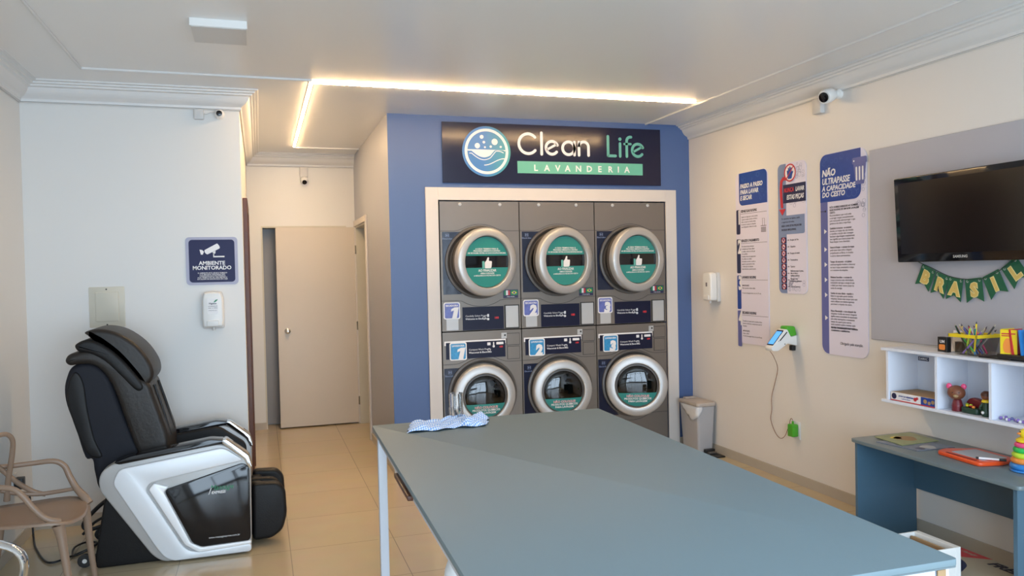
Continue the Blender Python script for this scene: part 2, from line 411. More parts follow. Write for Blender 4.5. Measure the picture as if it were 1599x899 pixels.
# hallway left wall with a timber doorway
mb = MB().box((XC-0.12, YF+0.12, 0), (XC, 6.06, ZC)).box((XC-0.12, 6.90, 0), (XC, 8.9, ZC)).box((XC-0.12, 6.06, 2.12), (XC, 6.90, ZC))
S('wall_hall_left', mb, 'wall')
mb = MB().box((-0.10, YH, 0), (0.04, 8.87, ZC)).box((0.04, YH, 2.11), (0.90, 8.87, ZC)).box((0.90, YH, 0), (XR, 8.87, ZC)).box((0.04, 8.80, 0), (0.90, 8.87, 2.11))
S('wall_hall_end', mb, 'wall')
# partition between hallway and laundry block, doorway at its far end
mb = MB().box((XH, YB, 0), (XH+0.12, 7.60, ZC)).box((XH, 7.60, 2.105), (XH+0.12, 8.45, ZC)).box((XH, 8.45, 0), (XH+0.12, YH, ZC))
S('wall_hall_right', mb, 'wall_grey')
# blue wall with the opening for the machines
mb = MB().box((XH, YB-0.004, 0), (XH+0.12, YB, ZC)).box((XH+0.12, YB-0.004, 0), (1.36, YB+0.1, ZC)).box((3.46, YB-0.004, 0), (XR, YB+0.1, ZC)).box((1.36, YB-0.004, 2.21), (3.46, YB+0.1, ZC))
S('wall_back', mb, 'wall_blue')
S('wall_closet', MB().box((XH+0.12, 7.15, 0), (XR, 7.2, ZC)), 'wall')
# shop-front wall behind the camera: piers and a lintel around glazing
mb = MB().box((XL, Y0-0.1, 0), (-1.15, Y0, ZC)).box((3.4, Y0-0.1, 0), (XR, Y0, ZC)).box((-1.15, Y0-0.1, 2.7), (3.4, Y0, ZC))
S('wall_street', mb, 'wall')
mb = MB()
for x in (-1.15, -0.02, 1.11, 2.24, 3.34): mb.box((x, Y0-0.08, 0), (x+0.06, Y0-0.02, 2.7))
mb.box((-1.15, Y0-0.08, 0), (3.4, Y0-0.02, 0.08)).box((-1.15, Y0-0.08, 2.62), (3.4, Y0-0.02, 2.7)).box((-1.15, Y0-0.08, 2.1), (3.4, Y0-0.02, 2.15))
wf = S('window_1', mb, 'black')
MB().box((-1.1, Y0-0.055, 0.05), (3.38, Y0-0.047, 2.65)).build('pane', 'glass', wf)
S('trim_street', MB().box((-6, Y0-8, -0.12), (9, Y0-0.1, -0.02)), 'sky_street')

# crown mouldings
def cprof():   # (distance from wall, z)
    return [(0, 2.742), (0.012, 2.742), (0.014, 2.758), (0.022, 2.766), (0.034, 2.772), (0.05, 2.785), (0.062, 2.803), (0.07, 2.822), (0.085, 2.828), (0.088, 2.838), (0.104, 2.842), (0.107, 2.852), (0.125, 2.856), (0.128, ZC), (0, ZC)]
def crown(path, name, m='cornice'):
    """path: list of ((x,y), (nx,ny)) where n is the mitre offset direction per metre of projection"""
    b2 = bmesh.new(); pr = cprof(); rows = []
    for (x, y), (nx, ny) in path: rows.append([b2.verts.new((x+nx*d, y+ny*d, z)) for d, z in pr])
    for a, b in zip(rows, rows[1:]):
        for k in range(len(pr)): b2.faces.new((a[k], a[(k+1) % len(pr)], b[(k+1) % len(pr)], b[k]))
    b2.faces.new(rows[0]); b2.faces.new(rows[-1][::-1]); bmesh.ops.recalc_face_normals(b2, faces=b2.faces[:])
    return S(name, MB()._merge(b2), m)
crown([((XR, Y0), (-1, 0)), ((XR, YB-0.004), (-1, 0))], 'trim_1')
crown([((XL, Y0), (1, 0)), ((XL, YF), (1, -1)), ((XC, YF), (1, -1)), ((XC, YH), (1, -1)), ((XH, YH), (0, -1))], 'trim_2')
# thin beads on the ceiling
mb = MB(); bz = ZC-0.012
mb.box((3.262, Y0, bz), (3.277, YB-0.004, ZC+0.01), 0.004, 1).box((-0.985, 5.225, bz), (0.36, 5.24, ZC+0.01), 0.004, 1)
mb.box((-0.985, Y0, bz), (-0.97, 5.24, ZC+0.01), 0.004, 1).box((0.37, 7.995, bz), (XH, 8.01, ZC+0.01), 0.004, 1)
S('trim_3', mb, 'cornice')
# skirting tiles
def skirt(name, segs):
    mb = MB()
    for a, b in segs: mb.box((a[0], a[1], 0), (b[0], b[1], 0.072))
    return S(name, mb, 'base_tile')
skirt('baseboard_right', [((XR-0.01, Y0), (XR, YB-0.004))])
skirt('baseboard_left', [((XL, Y0), (XL+0.01, YF)), ((XL, YF-0.01), (XC+0.01, YF)), ((XC, YF), (XC+0.01, 6.0))])
skirt('baseboard_hall', [((XC, 6.96), (XC+0.01, YH)), ((XC, YH-0.01), (0.035, YH)), ((XH-0.01, YB), (XH, 7.53)), ((XH+0.12, YH-0.01), (2.6, YH))])
skirt('baseboard_back', [((XH-0.01, YB-0.014), (1.285, YB-0.004)), ((3.56, YB-0.014), (XR-0.01, YB-0.004))])
# white frame around the machines
mb = MB().box((1.285, YB-0.022, 0), (1.388, YB-0.0045, 2.285), 0.002, 1).box((3.447, YB-0.022, 0), (3.552, YB-0.0045, 2.285), 0.002, 1).box((1.388, YB-0.022, 2.182), (3.447, YB-0.0045, 2.285), 0.002, 1)
S('trim_4', mb, 'frame_white')
# casing of the doorway in the hallway's right wall
mb = MB().box((XH-0.018, 7.53, 0), (XH, 7.60, 2.165), 0.003, 1).box((XH-0.018, 8.45, 0), (XH, 8.515, 2.165), 0.003, 1).box((XH-0.018, 7.60, 2.105), (XH, 8.45, 2.165), 0.003, 1)
S('trim_5', mb, 'frame_white')
S('trim_6', MB().box((XH-0.002, 7.60, 0), (XH+0.122, 7.618, 2.105)).box((XH-0.002, 8.432, 0), (XH+0.122, 8.45, 2.105)).box((XH-0.002, 7.618, 2.087), (XH+0.122, 8.432, 2.105)), 'cover_plate')
# brown timber casing in the hallway's left wall, closed leaf inside
mb = MB().box((XC, 6.00, 0), (XC+0.032, 6.06, 2.17), 0.003, 1).box((XC, 6.90, 0), (XC+0.032, 6.96, 2.17), 0.003, 1).box((XC, 6.06, 2.11), (XC+0.032, 6.90, 2.17), 0.003, 1)
S('trim_7', mb, 'wood')
d = S('door_1', MB().box((XC-0.06, 6.062, 0.005), (XC-0.02, 6.898, 2.118)), 'wood')
# far hallway door: recessed grey leaf
d = S('door_2', MB().box((0.045, 8.755, 0.012), (0.895, 8.795, 2.105), 0.002, 1), 'door_grey')
S('trim_8', MB().box((0.03, YH-0.006, 0), (0.045, 8.75, 2.118)).box((0.045, YH-0.004, 2.100), (0.90, 8.75, 2.118)), 'cover_plate')
# open cream leaf swung flat across it
d = S('door_3', MB().box((0.172, 8.462, 0.012), (0.978, 8.497, 2.100), 0.002, 1), 'door')
h = MB().lathe([(0.030, 0), (0.031, 0.004), (0.026, 0.010), (0.014, 0.014), (0.013, 0.034), (0.022, 0.042), (0.026, 0.052), (0.024, 0.062), (0.012, 0.068), (0, 0.069)], 24, Matrix.Translation((0.268, 8.462, 1.02)) @ Matrix.Rotation(PI/2, 4, 'X'))
h.build('door_knob', 'chrome', d)
for z in (0.25, 1.05, 1.86):
    MB().box((0.978, 8.438, z-0.045), (0.993, 8.47, z+0.045), 0.002, 1).build('hinge', 'chrome', d)
# surface wires under the crown mouldings
mb = MB().tube([(XR-0.006, Y0+0.1, 2.738), (XR-0.006, YB-0.03, 2.738)], 0.004, smooth=False, seg=6)
mb.tube([(XL+0.006, Y0+0.1, 2.738), (XL+0.006, YF-0.01, 2.738)], 0.004, smooth=False, seg=6)
mb.tube([(XL+0.01, YF-0.006, 2.737), (XC+0.004, YF-0.006, 2.737)], 0.004, smooth=False, seg=6)
mb.tube([(XC+0.006, YF, 2.737), (XC+0.006, YH-0.02, 2.737)], 0.003, smooth=False, seg=6)
mb.tube([(XC+0.01, YH-0.006, 2.737), (XH-0.01, YH-0.006, 2.737)], 0.004, smooth=False, seg=6)
S('trim_9', mb, 'plastic_box')

# ------------------------------------------------------------------ LED lines
t = thing('led_light', 'long warm glowing LED line on the ceiling, bent at a corner above the hallway', 'ceiling light', (0.36, 5.30, ZC))
mb = MB().box((-0.015, -0.015, -0.004), (2.875, 0.015, 0.0)).box((-0.015, 0.015, -0.004), (0.015, 2.66, 0.0))
mb.build('profile', 'frame_white', t)
MB().box((-0.009, -0.009, -0.0085), (2.870, 0.009, -0.0042), 0.002, 1).box((-0.009, 0.009, -0.0085), (0.009, 2.655, -0.0042), 0.002, 1).build('diffuser', 'led', t)

# square surface lamp, switched off
t = thing('ceiling_lamp', 'square white surface-mounted ceiling lamp, switched off', 'ceiling light', (-0.157, 4.26, ZC))
MB().prism(rrect(-0.135, -0.145, 0.135, 0.145, 0.006), -0.037, 0, 'z').build('housing', 'plastic_white', t)
MB().prism(rrect(-0.128, -0.138, 0.128, 0.138, 0.006), -0.040, -0.0372, 'z').build('diffuser', 'plastic_box', t)

# ------------------------------------------------------------------ sign board
W2 = 0.985
t = thing('shop_sign', 'dark navy sign reading Clean Life Lavanderia above the washing machines', 'sign', (2.418, YB-0.005, 2.322))
MB().box((-W2, -0.018, 0), (W2, 0, 0.492), 0.001, 1).build('board', 'sign_navy', t)
ex, ez = -0.615, 0.260
e = MB().prism(circ(ex, ez, 0.206, 48), -0.021, -0.0182).build('emblem', 'emblem', t)
mb = MB(); stroke(mb, circ(ex, ez, 0.175, 56), 0.022, -0.0212, 0.0016, closed=True)
# water: white body between a flat top and a wavy lower edge
wave = []
for k in range(21):
    x = ex-0.160+0.32*k/20; wave.append((x, ez+0.003-0.052*math.sin(PI*min(1, max(0, (k-2)/13)))+0.022*math.sin(PI*max(0, (k-12)/8))))
mb.prism([(ex-0.162, ez+0.014), (ex+0.162, ez+0.014)]+[(x, min(z, ez+0.012)) for x, z in wave[::-1]], -0.0228, -0.0212)
w2_ = [(x, z-0.020) for x, z in wave]; stroke(mb, w2_[1:-1], 0.006, -0.0212, 0.0016)
w3_ = [(ex-0.02+0.17*k/14, ez-0.112+0.055*(0.5-0.5*math.cos(PI*k/14))) for k in range(15)]; stroke(mb, w3_, 0.007, -0.0212, 0.0016)
for bx, bz, br in ((-0.040, 0.118, 0.016), (-0.078, 0.045, 0.022), (-0.022, 0.075, 0.011), (0.070, 0.080, 0.026), (0.036, 0.040, 0.010), (-0.014, 0.034, 0.008), (0.122, 0.040, 0.009)):
    mb.prism(circ(ex+bx, ez+bz, br, 20), -0.0228, -0.0212)
mb.build('waves_and_bubbles', 'white_print', e)
# Clean (white) / Life (teal) drawn with geometric strokes
sw = 0.024; yb = -0.0182; st = 0.002; z0 = 0.240; cap = 0.188; xh = 0.132
mb = MB()
stroke(mb, arc(-0.252, z0+cap/2, cap/2-sw/2, 42, 318, 30), sw, yb, st)                   # C
stroke(mb, [(-0.133, z0+0.01), (-0.133, z0+cap)], sw, yb, st)                                # l
rx = xh/2-sw/2
def letter_e(mb, cx): 
    stroke(mb, arc(cx, z0+xh/2, rx, 25, 320, 26), sw, yb, st)
    stroke(mb, [(cx-rx+0.006, z0+xh/2-0.018), (cx+rx-0.012, z0+xh/2+0.030)], sw*0.8, yb, st)
letter_e(mb, -0.040)
cx = 0.110; stroke(mb, circ(cx, z0+xh/2, rx, 30), sw, yb, st, closed=True); stroke(mb, [(cx+rx, z0+0.01), (cx+rx, z0+xh-0.012)], sw, yb, st)
cx = 0.250; stroke(mb, [(cx-0.044, z0+0.01), (cx-0.044, z0+xh-0.012)], sw, yb, st); stroke(mb, arc(cx, z0+xh-0.052, 0.044, 180, 0, 14)+[(cx+0.044, z0+0.01)], sw, yb, st)
mb.build('lettering_clean', 'white_print', t)
mb = MB()
stroke(mb, [(0.478, z0+cap-0.01), (0.478, z0+0.012), (0.478, z0+0.0121)], sw, yb, st); stroke(mb, [(0.478, z0+0.012), (0.548, z0+0.012)], sw, yb, st)
stroke(mb, [(0.592, z0+0.01), (0.592, z0+xh-0.012)], sw, yb, st); mb.prism(circ(0.592, z0+xh+0.026, 0.015, 18), yb-st, yb)
stroke(mb, arc(0.692, z0+cap-0.045, 0.036, 80, 180, 10)+[(0.656, z0+0.01)], sw, yb, st); stroke(mb, [(0.634, z0+xh-0.014), (0.694, z0+xh-0.014)], sw*0.85, yb, st)
letter_e(mb, 0.762)
mb.build('lettering_life', 'teal_logo', t)
b = MB().box((-0.350, -0.0202, 0.088), (0.806, -0.0182, 0.188)).build('band', 'teal_band', t)
mb = MB()
for k, ch in enumerate('LAVANDERIA'): mb.text(ch, -0.209+((690, 765, 838, 905, 980, 1055, 1128, 1203, 1260, 1322)[k]-675)*0.001334, 0.110, 0.072, -0.0203, 0.001, 'CENTER', 0.022)
mb.build('lettering_lavanderia', 'white_print', b)

# ------------------------------------------------------------------ laundry machines
PW = 0.682
def face_box(mb, x0, z0, x1, z1, y0=-0.0015, y1=0.0, r=0.0): mb.prism(rrect(x0, z0, x1, z1, r) if r else [(x0, z0), (x1, z0), (x1, z1), (x0, z1)], y0, y1)
def groove(mb, pts, w=0.0035, y=0.0): stroke(mb, pts, w, y, 0.0012)
ICO = {}
NUM = {1: 'leftmost', 2: 'middle', 3: 'rightmost'}
def port(t, cx, cz, R, y=0.0):
    """port ring on the cabinet, drum behind"""
    mt = Matrix.Translation((cx, y, cz)) @ Matrix.Rotation(PI/2, 4, 'X')
    MB().lathe([(R, -0.001), (R+0.012, 0.004), (R+0.010, 0.016), (R-0.006, 0.020), (R-0.020, 0.012), (R-0.05, -0.02), (R-0.05, -0.001)], 56, mt, closed=True).build('port_ring', 'rubber', t)
    d = MB().shell([(R-0.052, 0.004), (R-0.055, -0.03), (R-0.02, -0.06), (R-0.02, -0.42), (R-0.10, -0.45), (0.01, -0.46)], 40, mt)
    for k in range(3):
        a = k*2*PI/3+0.5
        d.box((-0.03, R-0.09, -0.42), (0.03, R-0.02, -0.08), 0.012, 2, mt @ Matrix.Rotation(a, 4, 'Z'))
    d.build('drum', 'drum', t)
def door(t, cx, cz, R, ang, hinge, kind):
    """ring door swung open by ang degrees; hinge -1 left, +1 right"""
    hx = cx+hinge*R
    T = Matrix.Translation((hx, -0.022, cz)) @ Matrix.Rotation(rad(ang)*(1 if hinge > 0 else -1), 4, 'Z') @ Matrix.Translation((-hinge*R, 0, 0))
    F = T @ Matrix.Rotation(PI/2, 4, 'X')       # lathe axis -> outward (-y)
    ri = R*0.745 if kind == 'dryer' else R*0.70
    ring = MB().lathe([(R, 0.0), (R, 0.040), (R-0.005, 0.050), (R-0.014, 0.056), (ri+0.022, 0.062), (ri+0.010, 0.061), (ri+0.004, 0.056), (ri, 0.036), (ri, 0.0)], 64, F, closed=True).build('door_ring', 'ring', t)
    mb = MB().lathe([(R-0.012, -0.055), (R-0.006, -0.012), (R-0.012, 0.0), (ri-0.01, 0.0), (ri-0.02, -0.055)], 56, F, closed=True)
    mb.build('door_back', 'rubber', ring)
    if kind == 'dryer':
        MB().lathe([(ri, 0.026), (ri*0.6, 0.032), (0, 0.034), (0, 0.026), (ri*0.6, 0.024), (ri, 0.020)], 48, F).build('door_glass', 'glossblack', ring)
    else:
        MB().lathe([(ri-0.001, 0.030), (ri*0.93, 0.046), (ri*0.75, 0.058), (ri*0.4, 0.066), (0, 0.069), (0, 0.065), (ri*0.4, 0.062), (ri*0.75, 0.054), (ri*0.93, 0.042), (ri-0.006, 0.026)], 48, F).build('door_glass', 'glass_dark', ring)
        MB().lathe([(ri, 0.020), (ri, 0.049), (ri-0.012, 0.051), (ri-0.016, 0.044), (ri-0.016, 0.020)], 56, F, closed=True).build('inner_ring', 'rubber', ring)
    y = -0.0365 if kind == 'dryer' else -0.071
    if kind == 'dryer':
        rs = ri-0.004
        def seg(a, b, s):  # a..b chord heights
            z = a; out = []
            aa, bb = math.asin(max(-1, min(1, a/rs))), math.asin(max(-1, min(1, b/rs)))
            n = 18
            right = [(rs*math.cos(aa+(bb-aa)*k/n), rs*math.sin(aa+(bb-aa)*k/n)) for k in range(n+1)]
            left = [(-x, z_) for x, z_ in right[::-1]]
            pts = right+left
            o = []
            for p in pts:
                if not o or (Vector(p)-Vector(o[-1])).length > 1e-4: o.append(p)
            return o
        mb = MB().prism(seg(0.050, rs, 1), y, y+0.002, mtx=T).prism(seg(-rs, -0.046, 1), y, y+0.002, mtx=T)
        mb.build('teal_sticker', 'teal', ring)
        yy = y-0.0008
        mb = MB()
        mb.text('A CADA TERMINO PARA O', 0, 0.100, 0.0175, yy, 0.0006, 'CENTER', 0.02, mtx=T)
        mb.text('PROCESSO IMEDIATO E ENTÃO', 0, 0.083, 0.0175, yy, 0.0006, 'CENTER', 0.02, mtx=T)
        mb.text('DE SECAGEM, RETIRE AS SUAS ROUPAS INICIAIS', 0, 0.066, 0.0165, yy, 0.0006, 'CENTER', 0.02, mtx=T)
        mb.text('AO FINALIZAR', 0, -0.078, 0.028, yy, 0.0006, 'CENTER', 0.02, sx=0.9, mtx=T)
        mb.text('ABRA E ESVAZIE', 0, -0.098, 0.018, yy, 0.0006, 'CENTER', 0.02, mtx=T)
        mb.text('A MÁQUINA E O FILTRO DO CESTO', 0, -0.115, 0.0155, yy, 0.0006, 'CENTER', 0.02, mtx=T)
        # thumbs-up hand
        mb.prism(roundpoly([(-0.022, -0.052), (0.032, -0.052), (0.040, -0.040), (0.042, -0.018), (0.044, 0.006), (0.014, 0.008), (0.018, 0.036), (0.006, 0.038), (-0.006, 0.012), (-0.022, -0.004)], 0.007, 3), yy-0.0012, yy+0.001, mtx=T)
        mb.build('printed_text', 'white_print', ring)
        MB().prism([(-0.046, -0.052), (-0.026, -0.052), (-0.026, 0.006), (-0.046, 0.006)], yy-0.0012, yy+0.001, mtx=T).build('thumb_cuff', 'teal_logo', ring)
    else:
        rs = ri-0.008; zt = -0.060
        # sticker follows the lower part of the domed glass
        b2 = bmesh.new(); rows = []
        def dome(r_): 
            u = r_/ri
            return -(0.070-0.004*u*u-0.020*u**4) - 0.0015
        nz_ = 10
        for i in range(nz_+1):
            z = zt+(-rs*0.995-zt)*i/nz_; hw = math.sqrt(max(0, rs*rs-z*z))
            rows.append([b2.verts.new((hw*(2*k/12-1), dome(math.hypot(hw*(2*k/12-1), z)), z)) for k in range(13)])
        for a, b in zip(rows, rows[1:]):
            for k in range(12): b2.faces.new((a[k], a[k+1], b[k+1], b[k]))
        mb = MB()._merge(b2, T); mb.build('teal_sticker', 'teal', ring)
        yy = -0.074
        MB().text('NÃO COLOQUE', 0, -0.094, 0.026, yy, 0.0008, 'CENTER', 0.045, mtx=T).text('PRODUTOS QUÍMICOS', 0, -0.116, 0.0225, yy+0.002, 0.0008, 'CENTER', 0.02, mtx=T).text('PARA LAVAGEM', 0, -0.138, 0.0225, yy+0.004, 0.0008, 'CENTER', 0.02, mtx=T).build('printed_text', 'white_print', ring)
        MB().text('NÃO COLOQUE', 0, -0.094, 0.026, yy-0.0010, 0.0006, 'CENTER', 0.0, mtx=T).build('red_text', 'red', ring)
        # slim white handle on the free side
        hh = -hinge
        hx_ = (ri+0.006)*hh
        MB().tube([(hx_*0.985, -0.062, -0.055), (hx_, -0.070, -0.03), (hx_, -0.070, 0.03), (hx_*0.985, -0.062, 0.055)], 0.004, mtx=T).build('handle', 'plastic_white', ring)

def led_bits(mb, x, z, s=1.0):
    pass
def number_sticker(t, x0, z0, w, h, n, m, word):
    s = MB().prism(rrect(x0, z0, x0+w, z0+h, 0.016), -0.004, -0.002).build('number_sticker', 'white_print', t)
    MB().prism(rrect(x0+0.009, z0+0.009, x0+w-0.009, z0+h-0.009, 0.012), -0.0048, -0.0038).build('sticker_print', m, s)
    mb = MB().text(word, x0+w/2, z0+h-0.034, 0.021, -0.0050, 0.0006, 'CENTER', 0.03, sx=0.95)
    if n == 1: mb.prism([(x0+w*u, z0+h*v) for u, v in ((0.50, 0.06), (0.78, 0.06), (0.92, 0.70), (0.66, 0.70), (0.46, 0.60), (0.44, 0.46), (0.62, 0.52))], -0.0056, -0.0050)
    else: mb.text(str(n), x0+w*0.62, z0+0.008, 0.118, -0.0050, 0.0006, 'CENTER', 0.075, shear=0.12, sx=0.95)
    mb.build('sticker_number', 'white_print', s)

def logo(mb, x, z):
    face = 0.0
    stroke(mb, [(x-0.014, z-0.012), (x+0.014, z-0.012), (x+0.014, z+0.012), (x-0.014, z+0.012)], 0.0025, -0.0032, 0.0006, closed=True)
    mb.prism([(x-0.009, z-0.008), (x+0.001, z), (x-0.009, z+0.008)], -0.0038, -0.003)
    mb.prism([(x+0.010, z-0.008), (x+0.003, z), (x+0.010, z+0.008)], -0.0038, -0.003)

def cabinet(t, H, R, cx, cz, D=0.78):
    """steel front panel with a round hole, sides and top"""
    mb = MB(); x0, x1 = 0.004, PW-0.004; n = 48
    b2 = bmesh.new(); inner = []; outer = []
    for k in range(n):
        a = 2*PI*k/n; ca, sa = math.cos(a), math.sin(a)
        inner.append(b2.verts.new((cx+R*ca, 0, cz+R*sa)))
        tx = ((x1 if ca > 0 else x0)-cx)/ca if abs(ca) > 1e-9 else 1e9
        tz = ((H if sa > 0 else 0.0)-cz)/sa if abs(sa) > 1e-9 else 1e9
        q = min(tx, tz); outer.append(b2.verts.new((cx+q*ca, 0, cz+q*sa)))
    cs = {}
    for k in range(n):
        k2 = (k+1) % n; a, b = outer[k], outer[k2]
        same = abs(a.co.x-b.co.x) < 1e-6 or abs(a.co.z-b.co.z) < 1e-6
        if same: b2.faces.new((inner[k], inner[k2], b, a))
        else:
            cxn = x1 if max(a.co.x, b.co.x) > x1-1e-6 else x0; czn = H if max(a.co.z, b.co.z) > H-1e-6 else 0
            c = b2.verts.new((cxn, 0, czn)); b2.faces.new((inner[k], inner[k2], b, c, a))
    for (p, q) in (((x0, 0), (x1, 0)), ((x1, 0), (x1, H)), ((x1, H), (x0, H)), ((x0, H), (x0, 0))):
        v = [b2.verts.new((p[0], 0, p[1])), b2.verts.new((q[0], 0, q[1])), b2.verts.new((q[0], D, q[1])), b2.verts.new((p[0], D, p[1]))]
        b2.faces.new(v)
    v = [b2.verts.new((x, D, z)) for x, z in ((x0, 0), (x1, 0), (x1, H), (x0, H))]; b2.faces.new(v)
    mb._merge(b2); return mb.build('cabinet', 'steel', t, sharp=20)

def make_dryer(i, loc, ang, pos):
    H = 1.056
    t = thing('tumble_dryer', f'steel tumble dryer with violet number {i} sticker, {pos}, stacked on top of a washer', 'dryer', loc, 0, 'tumble dryers stacked over the washers')
    cx, cz, R = 0.338, 0.558, 0.288
    cabinet(t, H, R-0.04, cx, cz)
    mb = MB()
    a0 = math.degrees(math.asin((0.815-cz)/0.312))
    groove(mb, [(0.006, 0.815), (cx-0.22, 0.815), (cx-0.18, 0.822)]+arc(cx, cz, 0.312, 180-a0-7, a0+7, 16)+[(cx+0.18, 0.822), (cx+0.22, 0.815), (PW-0.006, 0.815)])
    mb.build('upper_seam', 'steel_dark', t); mb = MB()
    groove(mb, [(0.006, 0.248), (cx-0.21, 0.248), (cx-0.17, 0.243)]+arc(cx, 0.50, 0.305, 180+57, 360-57, 14)+[(cx+0.17, 0.243), (cx+0.21, 0.248), (PW-0.006, 0.248)])
    mb.build('lower_seam', 'steel_dark', t)
    for dx in (0.175, 0.515):
        MB().lathe([(0.014, 0), (0.014, 0.003), (0.009, 0.006), (0, 0.006)], 16, Matrix.Translation((dx, 0, H-0.024)) @ Matrix.Rotation(PI/2, 4, 'X')).build('lock_screw', 'plate', t)
    f = MB().prism([(0.020, 0.300), (0.175, 0.300), (0.10, 0.42), (0.055, 0.56), (0.10, 0.70), (0.20, 0.808), (0.020, 0.808)], -0.002, 0.0).build('navy_film', 'navy2', t)
    mb = MB(); logo(mb, 0.062, 0.780); mb.text('Electrolux', 0.062, 0.748, 0.020, -0.0022, 0.0006, 'CENTER').build('film_logo', 'poster_lilac', f)
    port(t, cx, cz, R)
    door(t, cx+0.004, cz, 0.279, ang, 1, 'dryer')
    # panel below
    p = MB(); face_box(p, 0.176, 0.002, 0.528, 0.192, -0.002); p = p.build('control_panel', 'navy', t)
    mb = MB().text('Carefully Select Program', 0.200, 0.112, 0.020, -0.0022, 0.0005).text('Welcome to Electrolux', 0.200, 0.088, 0.020, -0.0022, 0.0005, bold=0.02)
    stroke(mb, circ(0.358, 0.098, 0.012, 16), 0.003, -0.002, 0.0006, closed=True)
    mb.prism(rrect(0.385, 0.106, 0.401, 0.130, 0.003), -0.0028, -0.002).prism(circ(0.393, 0.088, 0.010, 14), -0.0028, -0.002)
    mb.build('printed_text', 'white_print', p)
    MB().text('180', 0.446, 0.088, 0.026, -0.0022, 0.0006).build('red_display', 'red_led', p)
    mb = MB(); face_box(mb, 0.546, 0.012, 0.655, 0.192, -0.005); mb = mb.build('service_plate', 'plate', t)
    m2 = MB(); face_box(m2, 0.534, 0.002, 0.665, 0.200, -0.0015); m2.build('plate_frame', 'steel_dark', t)
    m2 = MB(); face_box(m2, 0.040, 0.008, 0.140, 0.150, -0.0015); m2.build('coin_plate', 'plate', t)
    number_sticker(t, 0.018, 0.098, 0.138, 0.138, i, 'violet_sticker', 'SECADORA')
    f = MB(); face_box(f, 0.528, 0.256, 0.658, 0.326, -0.002); f = f.build('flag_sticker', 'poster_navy', t)
    m2 = MB(); face_box(m2, 0.534, 0.280, 0.551, 0.320, -0.003, -0.0021); m2.build('green_stripe', 'green_flag', f)
    m2 = MB(); face_box(m2, 0.594, 0.280, 0.652, 0.320, -0.003, -0.0021); m2.build('green_field', 'green_flag', f)
    m2 = MB(); face_box(m2, 0.551, 0.280, 0.569, 0.320, -0.003, -0.0021); m2.build('white_stripe', 'white_print', f); MB().text('ITÁLIA BRASIL', 0.593, 0.263, 0.011, -0.0022, 0.0005, 'CENTER').build('printed_text', 'white_print', f)
    m2 = MB(); face_box(m2, 0.569, 0.280, 0.586, 0.320, -0.003, -0.0021); m2.build('flag_red', 'red', f)
    MB().prism([(0.599, 0.300), (0.623, 0.286), (0.647, 0.300), (0.623, 0.314)], -0.0036, -0.0031).build('flag_yellow', 'yellow_print', f)
    MB().prism(circ(0.623, 0.300, 0.0085, 14), -0.0042, -0.0037).build('flag_blue', 'poster_blue', f)
    return t
